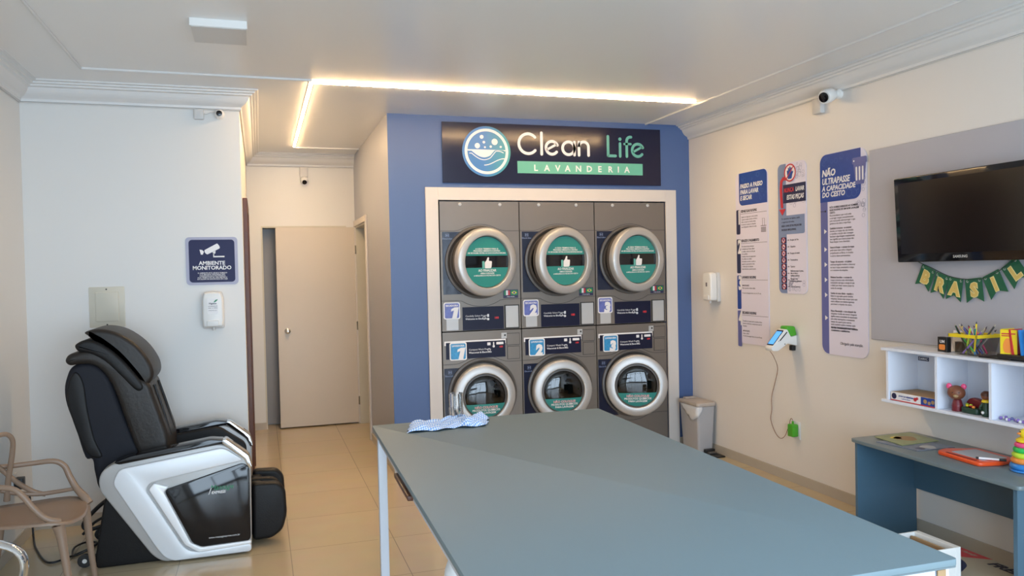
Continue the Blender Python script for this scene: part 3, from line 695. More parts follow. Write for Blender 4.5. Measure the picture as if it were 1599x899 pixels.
def make_washer(i, loc, ang, hinge, pos):
    H = 1.108
    t = thing('washing_machine', f'steel front-loading washer with blue number {i} sticker, {pos}, under a dryer', 'washing machine', loc, 0, 'front-loading washers in the white frame')
    cx, cz, R = 0.334, 0.594, 0.282
    cabinet(t, H, R-0.04, cx, cz)
    mb = MB()
    a0 = math.degrees(math.asin((0.846-cz)/0.303))
    groove(mb, [(0.006, 0.846), (cx-0.24, 0.846), (cx-0.20, 0.850)]+arc(cx, cz, 0.312, 180-a0-4, a0+4, 16)+[(cx+0.20, 0.850), (cx+0.24, 0.846), (PW-0.006, 0.846)])
    mb.build('upper_seam', 'steel_dark', t); mb = MB()
    groove(mb, [(0.006, 0.318), (cx-0.20, 0.318)]+arc(cx, 0.570, 0.305, 180+58, 360-58, 14)+[(cx+0.20, 0.318), (PW-0.006, 0.318)])
    mb.build('lower_seam', 'steel_dark', t)
    f = MB().prism([(0.012, 0.320), (0.20, 0.320), (0.11, 0.42), (0.05, 0.56), (0.06, 0.70), (0.16, 0.815), (0.012, 0.815)], -0.002, 0.0).build('navy_film', 'navy2', t)
    mb = MB(); logo(mb, 0.060, 0.782); mb.text('Electrolux', 0.060, 0.746, 0.020, -0.0022, 0.0006, 'CENTER').build('film_logo', 'poster_lilac', f)
    port(t, cx, cz, R)
    door(t, cx, cz-(0.004 if ang > 10 else 0.014), 0.265 if ang > 10 else 0.260, ang, hinge, 'washer')
    k = MB(); face_box(k, 0.018, 1.000, 0.540, 1.036, -0.002); k.build('panel_border', 'white_print', t)
    p = MB(); face_box(p, 0.030, 0.888, 0.536, 1.024, -0.003); p = p.build('control_panel', 'navy', t)
    mb = MB().text('Compact Wash Power', 0.222, 0.952, 0.020, -0.0032, 0.0005).text('Wascomat & Electrolux', 0.222, 0.928, 0.020, -0.0032, 0.0005, bold=0.02)
    stroke(mb, circ(0.395, 0.950, 0.012, 16), 0.003, -0.003, 0.0006, closed=True)
    mb.prism(rrect(0.380, 0.988, 0.408, 1.012, 0.003), -0.0038, -0.003).prism(rrect(0.430, 0.984, 0.440, 1.014, 0.003), -0.0038, -0.003).prism(circ(0.435, 0.978, 0.010, 14), -0.0038, -0.003).prism(rrect(0.458, 0.992, 0.520, 1.012, 0.003), -0.0038, -0.003)
    mb.build('printed_text', 'white_print', p)
    MB().text('688', 0.484, 0.966, 0.020, -0.0032, 0.0006).build('red_display', 'red_led', p)
    for x0, z0, x1, z1 in ((0.552, 0.985, 0.660, 1.077), (0.556, 0.868, 0.658, 0.968)):
        m2 = MB(); face_box(m2, x0-0.004, z0-0.004, x1+0.004, z1+0.004, -0.0012); m2.build('plate_frame', 'steel_dark', t)
        m2 = MB(); face_box(m2, x0, z0, x1, z1, -0.004); m2.build('service_plate', 'steel', t)
    l = MB(); face_box(l, 0.504, 1.040, 0.550, 1.086, -0.004); l = l.build('lock_plate', 'plate', t)
    MB().prism(circ(0.534, 1.066, 0.008, 16), -0.006, -0.004).build('keyhole', 'steel_dark', l)
    number_sticker(t, 0.060, 0.878, 0.144, 0.146, i, 'blue_sticker', 'LAVADORA')
    return t
YM = YB-0.006
for i, (x, da, wa) in enumerate(((1.397, 14, 2), (2.079, 14, 4), (2.761, 11, 19))):
    pos = ('leftmost tower', 'middle tower', 'rightmost tower')[i]
    make_washer(i+1, (x, YM, 0.0), wa, -1, pos)
    make_dryer(i+1, (x, YM, 1.117), da, pos)

# ------------------------------------------------------------------ things on the left face wall
def bubbles(mb, x0, z0, x1, z1, n, y, rs=(0.006, 0.018), seed=1):
    rr = random.Random(seed)
    for _ in range(n):
        r = rr.uniform(*rs); stroke(mb, circ(rr.uniform(x0+r, x1-r), rr.uniform(z0+r, z1-r), r, 16), 0.0022, y, 0.0005, closed=True)
t = thing('notice_sign', 'square dark blue AMBIENTE MONITORADO camera notice on the left white wall', 'sign', (-0.302, YF, 1.548))
MB().prism(rrect(-0.166, 0, 0.166, 0.325, 0.025), -0.004, 0).build('border', 'poster_pale', t)
MB().prism(rrect(-0.146, 0.018, 0.146, 0.307, 0.022), -0.0055, -0.0041).build('panel', 'navy_matt', t)
mb = MB()
mb.prism(roundpoly([(-0.048, 0.236), (0.036, 0.282), (0.050, 0.262), (0.052, 0.248), (-0.030, 0.206), (-0.044, 0.218)], 0.006), -0.0065, -0.0056)
mb.prism([(-0.078, 0.240), (-0.070, 0.206), (-0.058, 0.206), (-0.050, 0.226), (-0.062, 0.238)], -0.0065, -0.0056)
mb.prism([(0.004, 0.222), (0.024, 0.232), (0.022, 0.214), (0.010, 0.206)], -0.0065, -0.0056)
mb.prism([(0.008, 0.216), (0.014, 0.216), (0.014, 0.196), (0.080, 0.196), (0.080, 0.187), (0.008, 0.187)], -0.0065, -0.0056)
mb.text('AMBIENTE', -0.001, 0.136, 0.036, -0.0056, 0.0008, 'CENTER', 0.026, sx=1.0).text('MONITORADO', -0.001, 0.104, 0.036, -0.0056, 0.0008, 'CENTER', 0.026, sx=1.0)
for k, s_ in enumerate(('O AMBIENTE ESTÁ SENDO FILMADO', 'E AS IMAGENS GRAVADAS SÃO', 'CONFIDENCIAIS E PROTEGIDAS', 'NOS TERMOS DA LEI, USO RESTRITO', 'DA EQUIPE DE SEGURANÇA DA LOJA')):
    mb.text(s_, 0, 0.077-0.0105*k, 0.0115, -0.0056, 0.0006, 'CENTER', 0.01)
mb.build('printed_text', 'white_print', t)

t = thing('junction_cover', 'large square beige blank junction cover screwed to the left white wall', 'cover plate', (-0.955, YF, 1.285))
MB().prism(rrect(-0.106, 0, 0.106, 0.266, 0.006), -0.006, 0, bev=0.002, n=2).build('plate', 'cover_plate', t)
MB().prism(rrect(-0.066, 0.040, 0.070, 0.232, 0.004), -0.016, -0.0061, bev=0.003, n=2).build('inner_cover', 'cover_plate', t)
for z in (0.018, 0.250): MB().lathe([(0.005, 0), (0.005, 0.001), (0, 0.002)], 12, Matrix.Translation((-0.002, -0.006, z)) @ Matrix.Rotation(PI/2, 4, 'X')).build('screw', 'steel_dark', t)

def dispenser(loc, rz, label, lab_on):
    t = thing('soap_dispenser', label, 'dispenser', loc, rz, 'wall dispensers')
    prof = [(-0.068, 0.0), (0.068, 0.0), (0.070, 0.06), (0.069, 0.20), (0.058, 0.248), (0.0, 0.254), (-0.058, 0.248), (-0.069, 0.20), (-0.070, 0.06)]
    MB().prism(roundpoly(prof, 0.012), -0.030, 0, bev=0.004).build('back_plate', 'plastic_box', t)
    b2 = bmesh.new(); rows = []
    pr = roundpoly([(-0.062, 0.012), (0.062, 0.012), (0.066, 0.07), (0.065, 0.20), (0.054, 0.244), (0.0, 0.250), (-0.054, 0.244), (-0.065, 0.20), (-0.066, 0.07)], 0.015)
    MB().prism(pr, -0.095, -0.028, bev=0.014, n=5).build('cover', 'plastic_white', t)
    MB().prism(roundpoly([(-0.040, 0.018), (0.036, 0.018), (0.036, 0.058), (-0.040, 0.058)], 0.01), -0.102, -0.090, bev=0.004).build('push_bar', 'plastic_white', t)
    if lab_on:
        l = MB().prism(rrect(-0.034, 0.100, 0.034, 0.205, 0.008), -0.0965, -0.0951).build('product_label', 'white_print', t)
        mb = MB().text('HIGIENIZADOR', 0, 0.150, 0.0085, -0.0966, 0.0004, 'CENTER').text('PARA AS MÃOS', 0, 0.138, 0.0085, -0.0966, 0.0004, 'CENTER').text('PRESSIONE AQUI', 0, 0.122, 0.007, -0.0966, 0.0004, 'CENTER').text('Higiene', 0, 0.166, 0.016, -0.0966, 0.0004, 'CENTER', 0.02)
        mb.build('printed_text', 'ink', l)
        MB().prism(smooth2([(0.006, 0.178), (0.022, 0.184), (0.033, 0.198), (0.018, 0.194)], 3), -0.0972, -0.0966).build('leaf_mark', 'green_flag', l)
    else:
        MB().prism(rrect(-0.010, 0.130, 0.010, 0.165, 0.006), -0.0965, -0.0951).build('level_window', 'ink_grey', t)
    MB().tube([(0, -0.062, 0.012), (0, -0.062, -0.012)], [0.012, 0.008], smooth=False, seg=12).build('nozzle', 'plastic_box', t)
    return t
dispenser((-0.302, YF, 1.252), 0, 'white sanitizer dispenser with a printed label below the square notice', True)
dispenser((XR, 5.79, 1.300), RW, 'white unlabelled wall dispenser above the pedal bin, seen from its side', False)

def camera_unit(loc, rz, label, kind):
    t = thing('security_camera', label, 'security camera', loc, rz, 'security cameras under the ceiling')
    if kind == 'left':      # junction box left, ball camera right
        MB().prism(rrect(-0.115, -0.034, -0.055, 0.034, 0.006), -0.030, 0, bev=0.004, n=2).build('junction_box', 'plastic_box', t)
        MB().tube([(-0.055, -0.010, 0.010), (-0.035, -0.012, 0.004), (-0.005, -0.012, 0.018), (0.030, -0.01, 0.022)], 0.0025).build('lead', 'plastic_box', t)
        b = MB().lathe([(0.026, 0), (0.026, 0.02), (0.016, 0.03), (0.016, 0.04)], 20, Matrix.Translation((0.048, 0, 0)) @ Matrix.Rotation(PI/2, 4, 'X')).build('mount', 'plastic_white', t)
        MB().ball((0.048, -0.055, 0.0), 0.031, seg=20).build('body', 'plastic_white', t)
        MB().lathe([(0.019, 0), (0.019, 0.006), (0.010, 0.009), (0, 0.009)], 20, Matrix.Translation((0.046, -0.082, -0.001)) @ Matrix.Rotation(PI/2, 4, 'X')).build('lens', 'glossblack', t)
    elif kind == 'hall':
        MB().prism(rrect(-0.040, -0.02, 0.040, 0.085, 0.006), -0.032, 0, bev=0.004, n=2).build('junction_box', 'plastic_box', t)
        MB().tube([(0, -0.012, 0.085), (0, -0.008, 0.10), (-0.02, -0.006, 0.115)], 0.004).build('lead', 'plastic_box', t)
        MB().lathe([(0.028, 0), (0.028, 0.016), (0.018, 0.026), (0.018, 0.034)], 20, Matrix.Translation((0, 0, -0.055)) @ Matrix.Rotation(PI/2, 4, 'X')).build('mount', 'plastic_white', t)
        MB().ball((0, -0.060, -0.060), 0.040, seg=20).build('body', 'plastic_white', t)
        MB().lathe([(0.024, 0), (0.024, 0.006), (0.010, 0.010), (0, 0.010)], 20, Matrix.Translation((0, -0.088, -0.080)) @ Matrix.Rotation(PI/2+0.55, 4, 'X')).build('lens', 'glossblack', t)
    else:                   # right wall: box and a bullet camera aimed back into the room
        MB().prism(rrect(-0.055, -0.060, 0.030, 0.042, 0.006), -0.038, 0, bev=0.004, n=2).build('junction_box', 'plastic_box', t)
        MB().tube([(0.02, -0.012, 0.042), (0.03, -0.01, 0.062)], 0.006, smooth=False).build('lead', 'black', t)
        MB().lathe([(0.034, 0), (0.034, 0.02), (0.018, 0.03), (0.018, 0.05)], 20, Matrix.Translation((0.175, 0, 0.035)) @ Matrix.Rotation(PI/2, 4, 'X')).build('mount', 'plastic_white', t)
        dirv = Vector((0.30, -1.0, -0.35)).normalized()
        q = dirv.to_track_quat('Z', 'Y').to_matrix().to_4x4()
        b = MB().lathe([(0, -0.055), (0.030, -0.052), (0.044, -0.036), (0.048, 0.0), (0.047, 0.040), (0.042, 0.050), (0, 0.050)], 24, Matrix.Translation((0.165, -0.085, 0.022)) @ q).build('body', 'plastic_white', t)
        MB().lathe([(0.033, 0.0505), (0.033, 0.056), (0.015, 0.058), (0, 0.058)], 20, Matrix.Translation((0.165, -0.085, 0.022)) @ q).build('lens', 'glossblack', t)
    return t
camera_unit((-0.272, YF, 2.700), 0, 'round white camera with a square junction box on the left white wall', 'left')
camera_unit((0.477, YH, 2.650), 0, 'white camera hanging under a small box above the hallway door', 'hall')
camera_unit((XR, 4.455, 2.690), RW, 'white bullet camera beside a junction box high on the right wall', 'right')

# ------------------------------------------------------------------ right wall posters (local x runs along the wall)
def poster_base(name, label, y_left, y_right, z0, h):
    t = thing(name, label, 'poster', (XR-0.001, y_left, z0), RW, 'instruction boards on the right wall')
    return t, y_left-y_right
# 1: step by step
t, W = poster_base('instruction_board', 'tall rounded board titled PASSO A PASSO PARA LAVAR E SECAR, numbered 1 to 4', 5.478, 5.060, 0.977, 1.37)
H = 1.365
MB().prism(rrect(0, 0, W, H, 0.055), -0.005, 0).build('board', 'poster', t)
hd = MB().prism(rrect(0.050, H-0.262, W-0.004, H-0.004, 0.045, corners=(1, 0, 1, 0)), -0.006, -0.0051).build('header', 'poster_blue', t)
mb = MB(); bubbles(mb, 0.22, H-0.24, W-0.01, H-0.12, 7, -0.0062, seed=3); bubbles(mb, 0.06, H-0.09, W-0.05, H-0.01, 9, -0.0062, seed=4); mb.build('header_bubbles', 'poster_blue_b', hd)
mb = MB()
for k, s_ in enumerate(('PASSO A PASSO', 'PARA LAVAR', 'E SECAR')): mb.text(s_, 0.066, H-0.125-0.047*k, 0.048, -0.0062, 0.0008, bold=0.035, shear=0.2, sx=0.86)
mb.build('header_text', 'white_print', hd)
secs = ((1, 1.066, 0.195, 'SEPARE SUAS ROUPAS', ['Separe as roupas por cores, tecidos', 'e grau de sujeira, esvazie bolsos,', 'feche zíperes e botões antes', 'de colocar as peças na máquina,', 'sem ultrapassar 3/4 do cesto.'], 'poster_navy'),
        (2, 0.842, 0.190+0.08, 'REALIZE O PAGAMENTO', ['No totem da loja selecione', 'a máquina que deseja utilizar', 'e confira o valor do ciclo', 'escolhido.', 'Escolha a forma de pagamento', 'Pix, débito ou crédito.', 'Aproxime ou insira o cartão e', 'aguarde a aprovação na tela', 'e a liberação da máquina.', 'Após liberada, o painel acende.', 'Inicie o ciclo de lavagem', 'ou secagem no painel.'], 'poster_navy'),
        (3, 0.536, 0.275, 'LAVANDO ROUPAS', ['', 'IMPORTANTE', 'Não é preciso colocar sabão,', '', 'O ciclo de lavagem dura cerca de 35 min.'], 'poster_blue'),
        (4, 0.246, 0.282, 'SECANDO ROUPAS', ['', 'Transfira as roupas para a secadora,', 'feche a porta e selecione a temperatura', 'desejada.', '', 'IMPORTANTE', 'Limpe o filtro', 'O ciclo de secagem dura cerca de 45 min.'], 'poster_violet'))
secs = [(1, 1.072, 0.197), (2, 0.837, 0.275), (3, 0.545, 0.272), (4, 0.262, 0.290)]
bodies = {1: ['Separe as roupas por cores, tecidos', 'e grau de sujeira, esvazie os bolsos,', 'feche os zíperes e botões antes', 'de colocar as peças na máquina,', 'sem ultrapassar o limite do cesto.'],
 2: ['No totem da loja selecione', 'a máquina que deseja utilizar', 'e confira o valor do ciclo que', 'foi escolhido.', 'Escolha a forma de pagamento', 'Pix, débito ou crédito.', 'Aproxime ou insira o cartão e', 'aguarde a aprovação na tela', 'e a liberação da máquina.', 'Após liberada, o painel acende.'],
 3: ['', '*IMPORTANTE', 'Não é preciso colocar sabão', '', 'O ciclo de lavagem dura cerca de 35 min.'],
 4: ['', 'Transfira as roupas para a secadora, feche', 'a porta e selecione a temperatura que for', 'desejada.', '', '*IMPORTANTE', 'Limpe o filtro.', 'O ciclo de secagem dura cerca de 45 min.']}
heads = {1: 'SEPARE SUAS ROUPAS', 2: 'REALIZE O PAGAMENTO', 3: 'LAVANDO ROUPAS', 4: 'SECANDO ROUPAS'}
num = MB(); hb = MB(); bt = MB()
for n_, zt, hh in secs:
    o = MB().prism(rrect(0.008, zt-hh, 0.060, zt, 0.012), -0.006, -0.0051).build('step_tab', ('poster_navy', 'poster_navy', 'poster_blue', 'poster_violet')[n_-1], t)
    MB().text(str(n_), 0.048, zt-0.112, 0.150, -0.0062, 0.0008, 'CENTER', 0.04, sx=0.62).build('step_number', 'white_print', o)
    hb.text(heads[n_], 0.072, zt-0.024, 0.027, -0.0051, 0.0007, bold=0.04, sx=0.78); hb.box((0.068, -0.0058, zt-0.037), (W-0.012, -0.0051, zt-0.0345))
    for k, s_ in enumerate(bodies[n_]):
        if s_: bt.text(s_.strip('*'), 0.076, zt-0.066-0.0200*k, 0.0155, -0.0051, 0.0006, bold=0.03 if s_[0] == '*' else 0.004, sx=0.95)
bt.prism(rrect(0.328, 0.925, 0.398, 0.930, 0.002), -0.0058, -0.0051)
for k in range(4): bt.box((0.332, -0.0058, 0.880+0.010*k), (0.394, -0.0051, 0.886+0.010*k))
stroke(bt, [(0.350, 0.93), (0.350, 0.985), (0.376, 0.985), (0.376, 0.93)], 0.003, -0.0051, 0.0006)
hb.build('headings', 'ink', t); bt.build('body_text', 'ink_grey', t)
# 2: never wash
t, W = poster_base('prohibition_board', 'narrow rounded board titled NUNCA LAVAR ESTAS PEÇAS with eight crossed-out icons', 4.936, 4.620, 1.388, 0.96)
H = 0.955
MB().prism(rrect(0, 0, W, H, 0.045), -0.005, 0).build('board', 'poster', t)
MB().prism(rrect(0.003, 0.003, 0.096, H-0.003, 0.040, corners=(1, 0, 0, 1)), -0.006, -0.0051).build('side_stripe', 'poster_lilac', t)
mb = MB(); bubbles(mb, 0.19, H-0.13, W-0.01, H-0.01, 14, -0.0051, seed=8); bubbles(mb, 0.11, 0.01, W-0.01, 0.14, 22, -0.0051, seed=9); bubbles(mb, 0.11, 0.60, W-0.01, 0.72, 9, -0.0051, seed=10); mb.build('bubbles', 'poster_pale', t)
b = MB().box((0.066, -0.008, 0.660+0.015), (W-0.002, -0.0061, 0.810)).build('title_band', 'poster_navy', t)
b.location.z = -0.012
MB().text('NUNCA', 0.074, 0.754, 0.044, -0.0082, 0.0008, bold=0.025, shear=0.15, sx=0.70).build('title_red', 'red', b)
MB().text('LAVAR', 0.206, 0.754, 0.044, -0.0082, 0.0008, bold=0.025, shear=0.15, sx=0.70).text('ESTAS PEÇAS', 0.106, 0.700, 0.046, -0.0082, 0.0008, bold=0.025, shear=0.15, sx=0.70).build('title_white', 'white_print', b)
a = MB(); stroke(a, [(0.110, 0.842), (0.070, 0.845), (0.048, 0.825), (0.042, 0.780), (0.044, 0.720), (0.052, 0.640)], 0.026, -0.008, 0.0015); a.prism([(0.018, 0.622), (0.092, 0.622), (0.055, 0.575)], -0.0095, -0.008); a.build('red_arrow', 'red', t)
c = MB().prism(circ(0.150, 0.880, 0.062, 36), -0.011, -0.0062).build('emblem', 'white_print', t)
mb = MB(); stroke(mb, circ(0.150, 0.880, 0.060, 40), 0.010, -0.0112, 0.001, closed=True); stroke(mb, [(0.110, 0.838), (0.190, 0.922)], 0.008, -0.0128, 0.0006); mb.build('emblem_ring', 'red', c)
mb = MB().prism(roundpoly([(0.130, 0.836), (0.168, 0.836), (0.176, 0.866), (0.188, 0.884), (0.182, 0.892), (0.172, 0.882), (0.168, 0.918), (0.160, 0.918), (0.158, 0.894), (0.154, 0.925), (0.146, 0.925), (0.144, 0.894), (0.138, 0.918), (0.130, 0.918), (0.130, 0.890), (0.122, 0.902), (0.116, 0.898), (0.122, 0.866)], 0.004, 2), -0.0124, -0.0112); mb.build('emblem_hand', 'poster_blue', c)
b = MB().prism(rrect(0.034, 0.435, W-0.018, 0.572, 0.016, corners=(0, 1, 0, 1)), -0.0075, -0.0061).build('notice_box', 'poster_lilac', t)
MB().text('Por questões de higiene, saúde', 0.042, 0.545, 0.0165, -0.0076, 0.0006).text('e segurança de todos,', 0.042, 0.520, 0.0165, -0.0076, 0.0006).text('NÃO LAVE ESTAS PEÇAS EM', 0.042, 0.490, 0.0195, -0.0076, 0.0006, bold=0.03, sx=0.92).text('NOSSAS MÁQUINAS.', 0.042, 0.462, 0.0195, -0.0076, 0.0006, bold=0.03, sx=0.92).build('notice_text', 'ink', b)
items = ['Roupas de Pet', 'Calçados', 'Roupas de bebê', 'Travesseiros', 'Tapetes', 'Uniformes sujos de graxa,/óleo ou tinta e/resíduos químicos', 'Roupas com/produtos químicos', 'Couro/Camurça']
bt = MB()
for k, s_ in enumerate(items):
    z = 0.392-0.0486*k
    q = MB().prism(rrect(0.033, z-0.022, 0.094, z+0.022, 0.008), -0.0075, -0.0061).build('icon_tile', 'poster_navy', t)
    MB().prism(circ(0.064, z, 0.019, 20), -0.0084, -0.0076).build('icon_disc', 'white_print', q)
    mb = MB(); stroke(mb, circ(0.064, z, 0.0185, 22), 0.0045, -0.0084, 0.0006, closed=True); stroke(mb, [(0.052, z+0.012), (0.076, z-0.012)], 0.004, -0.0084, 0.0008); mb.build('icon_ring', 'red', q)
    g = MB()
    if k % 3 == 0: g.prism([(0.055, z-0.008), (0.073, z-0.008), (0.073, z+0.006), (0.079, z+0.004), (0.074, z+0.012), (0.055, z+0.012), (0.050, z+0.004), (0.055, z+0.006)], -0.0087, -0.0084)
    elif k % 3 == 1: g.prism([(0.052, z-0.008), (0.078, z-0.008), (0.076, z-0.002), (0.064, z+0.004), (0.058, z+0.010), (0.052, z+0.008)], -0.0087, -0.0084)
    else: g.prism(rrect(0.054, z-0.008, 0.074, z+0.008, 0.004), -0.0087, -0.0084)
    g.build('icon_symbol', 'poster_violet', q)
    stroke(bt, [(0.100, z), (0.116, z)], 0.003, -0.0051, 0.0008); bt.prism([(0.114, z-0.006), (0.124, z), (0.114, z+0.006)], -0.006, -0.0051)
    ln = s_.split('/') if s_ != 'Couro/Camurça' else ['Couro/Camurça']
    for j, q_ in enumerate(ln): bt.text(q_, 0.134, z-0.005+0.0085*(len(ln)-1)-0.017*j, 0.0175, -0.0051, 0.0006, bold=0.012, sx=0.92 if len(ln) < 3 else 0.78)
bt.build('item_list', 'ink', t)
# 3: do not exceed capacity
t, W = poster_base('capacity_board', 'tallest rounded board titled NÃO ULTRAPASSE A CAPACIDADE DO CESTO beside the television', 4.475, 4.042, 0.983, 1.37)
H = 1.362
MB().prism(rrect(0, 0, W, H, 0.065), -0.005, 0).build('board', 'poster', t)
MB().prism(rrect(0.004, 0.004, 0.072, H-0.10, 0.060, corners=(1, 0, 0, 0)), -0.006, -0.0051).build('side_stripe', 'poster_violet', t)
hd = MB().prism(rrect(0.003, H-0.325, W-0.048, H-0.003, 0.060, corners=(0, 1, 0, 1)), -0.007, -0.0061).build('header', 'poster_blue', t)
mb = MB(); bubbles(mb, 0.02, H-0.10, W-0.14, H-0.01, 12, -0.0071, seed=21); bubbles(mb, 0.24, H-0.31, W-0.06, H-0.22, 6, -0.0071, (0.008, 0.026), seed=22); mb.build('header_bubbles', 'poster_blue_b', hd)
MB().text('NÃO', 0.022, H-0.150, 0.062, -0.0072, 0.0008, bold=0.04, shear=0.18, sx=0.92).text('ULTRAPASSE', 0.022, H-0.205, 0.058, -0.0072, 0.0008, bold=0.03, shear=0.18, sx=0.80).text('A CAPACIDADE', 0.022, H-0.250, 0.048, -0.0072, 0.0008, bold=0.03, shear=0.18, sx=0.92).text('DO CESTO', 0.022, H-0.292, 0.048, -0.0072, 0.0008, bold=0.03, shear=0.18, sx=0.92).build('header_text', 'white_print', hd)
bk = MB().prism([(0.322, H-0.100), (0.432, H-0.100), (0.412, H-0.235), (0.340, H-0.235)], -0.0085, -0.0071).prism(rrect(0.312, H-0.104, 0.440, H-0.062, 0.010), -0.0092, -0.0071).build('basket_icon', 'poster_violet', hd)
mb = MB()
for x in (0.350, 0.377, 0.404): stroke(mb, [(x+0.003*(x-0.377)*10, H-0.128), (x, H-0.205)], 0.013, -0.0086, 0.0008)
mb.prism(circ(0.328, H-0.083, 0.006, 12), -0.0102, -0.0093); mb.build('basket_slots', 'white_print', bk)
mb = MB(); bubbles(mb, W-0.044, H-0.45, W-0.008, H-0.12, 12, -0.0052, (0.006, 0.016), seed=5); bubbles(mb, 0.33, H-0.40, W-0.01, H-0.33, 6, -0.0052, seed=6); mb.build('bubbles', 'poster_pale', t)
paras = [(0, ['*NÃO SOBRECARREGUE AO SOMBRE', '*SUAS ROUPAS DE UM BOM LAVAGEM', '*CESTO.', 'Recomendamos que você evite', 'a carregar roupas excessivamente', 'pois você pode sobrecarregar o que', 'garante ao seu cesto a roupa limpa.']),
 (1, ['*Qualidade de lavagem - ao enxaguar', 'demais, as roupas não são lavadas', 'e mexidas a sucção não consegue', 'funcionar a água lavagem completamente', 'isso significa que menos peças não', 'ficam limpas como deveriam.']),
 (2, ['*Danos às Roupas - o excesso de roupas', 'pode causar maior atrito e desgaste', 'prejudicando as fibras, os tecidos', 'e outros danos permanentes.']),
 (3, ['*Tempo de secagem - máquinas', 'sobrecarregadas tendem a demorar', 'em secar roupas, aumentando o tempo', 'e o consumo da máquina.']),
 (4, ['*Eficiência Energética - o excesso de', 'roupa consome mais eletricidade', 'consumindo mais água e energia do que', 'o ideal para lavar menos peças na', 'conta de energia.']),
 (5, ['*Carinho da nossa cliente - respeitar o', 'limite da carga ajuda quando também', 'máquinas duram mais tempo para que', 'outros utilizam com máxima segurança', 'para lavar a respeito do outro.']),
 (6, ['*Menos Manutenção - o uso adequado das', 'máquinas resulta em menos desgaste', 'significa menos necessidade de manutenção', 'para evitar interrupções e consequente', 'tempo de espera para outros', 'assim também ajuda a manter tudo', 'máquinas funcionam também para todos.']),
 (7, ['*Siga estas orientações para obter resultados', '*consistentes e satisfatórios.'])]
zs = [0.998, 0.852, 0.706, 0.588, 0.472, 0.355, 0.224-0.008, 0.0]
zs = [0.985, 0.855, 0.705, 0.600, 0.490, 0.385, 0.275, 0.118]
zs = [0.992, 0.850, 0.722, 0.625, 0.520, 0.412, 0.293, 0.180]
bt = MB(); hb = MB()
for (k, ls), z in zip(paras, zs):
    lh = 0.0182 if k not in (2, 3) else 0.0190
    for j, s_ in enumerate(ls):
        bold = s_[0] == '*'; tgt = hb if (bold and k in (0, 7)) else bt
        tgt.text(s_.strip('*'), 0.092, z-lh*j, 0.0170, -0.0051, 0.0006, bold=0.035 if bold else 0.012, sx=0.82 if len(s_) > 34 else 0.95)
hb.text('Obrigado pela atenção.', W-0.045, 0.075, 0.026, -0.0051, 0.0006, 'RIGHT', 0.01, shear=0.1, sx=0.86)
bt.build('body_text', 'ink_grey', t); hb.build('headings', 'ink', t)
mb = MB()
for z in (0.838, 0.715, 0.612, 0.508, 0.405, 0.248): mb.prism([(0.038, z-0.016), (0.064, z), (0.038, z+0.016)], -0.0072, -0.0061)
mb.build('arrow_marks', 'white_print', t)
MB().box((0.004, -0.0068, 0.973), (0.050, -0.0061, 0.977)).prism(circ(0.052, 0.975, 0.007, 14), -0.0072, -0.0061).build('pointer', 'ink', t)

# grey panel behind the television
t = thing('wall_panel', 'wide flat grey panel on the right wall behind the television', 'wall panel', (XR, 4.010, 1.117), RW)
MB().box((0, -0.014, 0), (3.2, 0, 1.192), 0.002, 1).build('board', 'panel_grey', t)

# television
t = thing('television', 'wall-mounted black flat television above the green bunting', 'television', (XR-0.014, 3.270, 1.600), RW)
TL = Matrix.Translation((0, -0.066, 0)) @ Matrix.Rotation(rad(3.0), 4, 'X')
TWd, THt = 0.435, 0.492
MB().prism(rrect(-TWd, 0, TWd, THt, 0.008), -0.012, 0.042, bev=0.004, n=2, mtx=TL).build('housing', 'glossblack', t)
MB().box((-TWd+0.032, -0.0135, 0.048), (TWd-0.032, -0.0122, THt-0.032), mtx=TL).build('screen', 'screen', t)
MB().text('SAMSUNG', 0, 0.020, 0.020, -0.0122, 0.0006, 'CENTER', 0.02, mtx=TL).build('brand_mark', 'plate', t)
MB().box((-0.12, -0.026, 0.14), (0.12, 0.0, 0.36), 0.004, 1).build('wall_bracket', 'black', t)

# bunting
t = thing('bunting', 'green swallowtail bunting spelling BRASIL in gold letters under the television', 'bunting', (XR-0.016, 3.62, 1.50), RW)
def ycur(x):
    pts = [(0, 0.103), (0.10, 0.086), (0.208, 0.020), (0.316, -0.003), (0.435, 0.000), (0.537, 0.044), (0.655, 0.125)]
    for (a, b), (c, d_) in zip(pts, pts[1:]):
        if x <= c: return b+(d_-b)*(x-a)/(c-a)
    return pts[-1][1]
MB().tube([(-0.02, -0.006, 0.118), (0, -0.008, 0.100), (0.10, -0.009, 0.062), (0.208, -0.009, 0.018), (0.316, -0.009, 0.0), (0.435, -0.009, 0.006), (0.537, -0.009, 0.052), (0.655, -0.009, 0.125), (0.70, -0.008, 0.16)], 0.0022).build('string', 'darkgreen', t)
flags = [('B', 0.030, 0.088, 0.122, 0.046, 0.20), ('R', 0.128, 0.042, 0.214, 0.012, 0.2), ('A', 0.212, 0.016, 0.306, 0.001, 0.1), ('S', 0.316, 0.000, 0.420, 0.010, -0.1), ('I', 0.424, 0.010, 0.520, 0.054, -0.35), ('L', 0.535, 0.056, 0.620, 0.118, -0.45)]
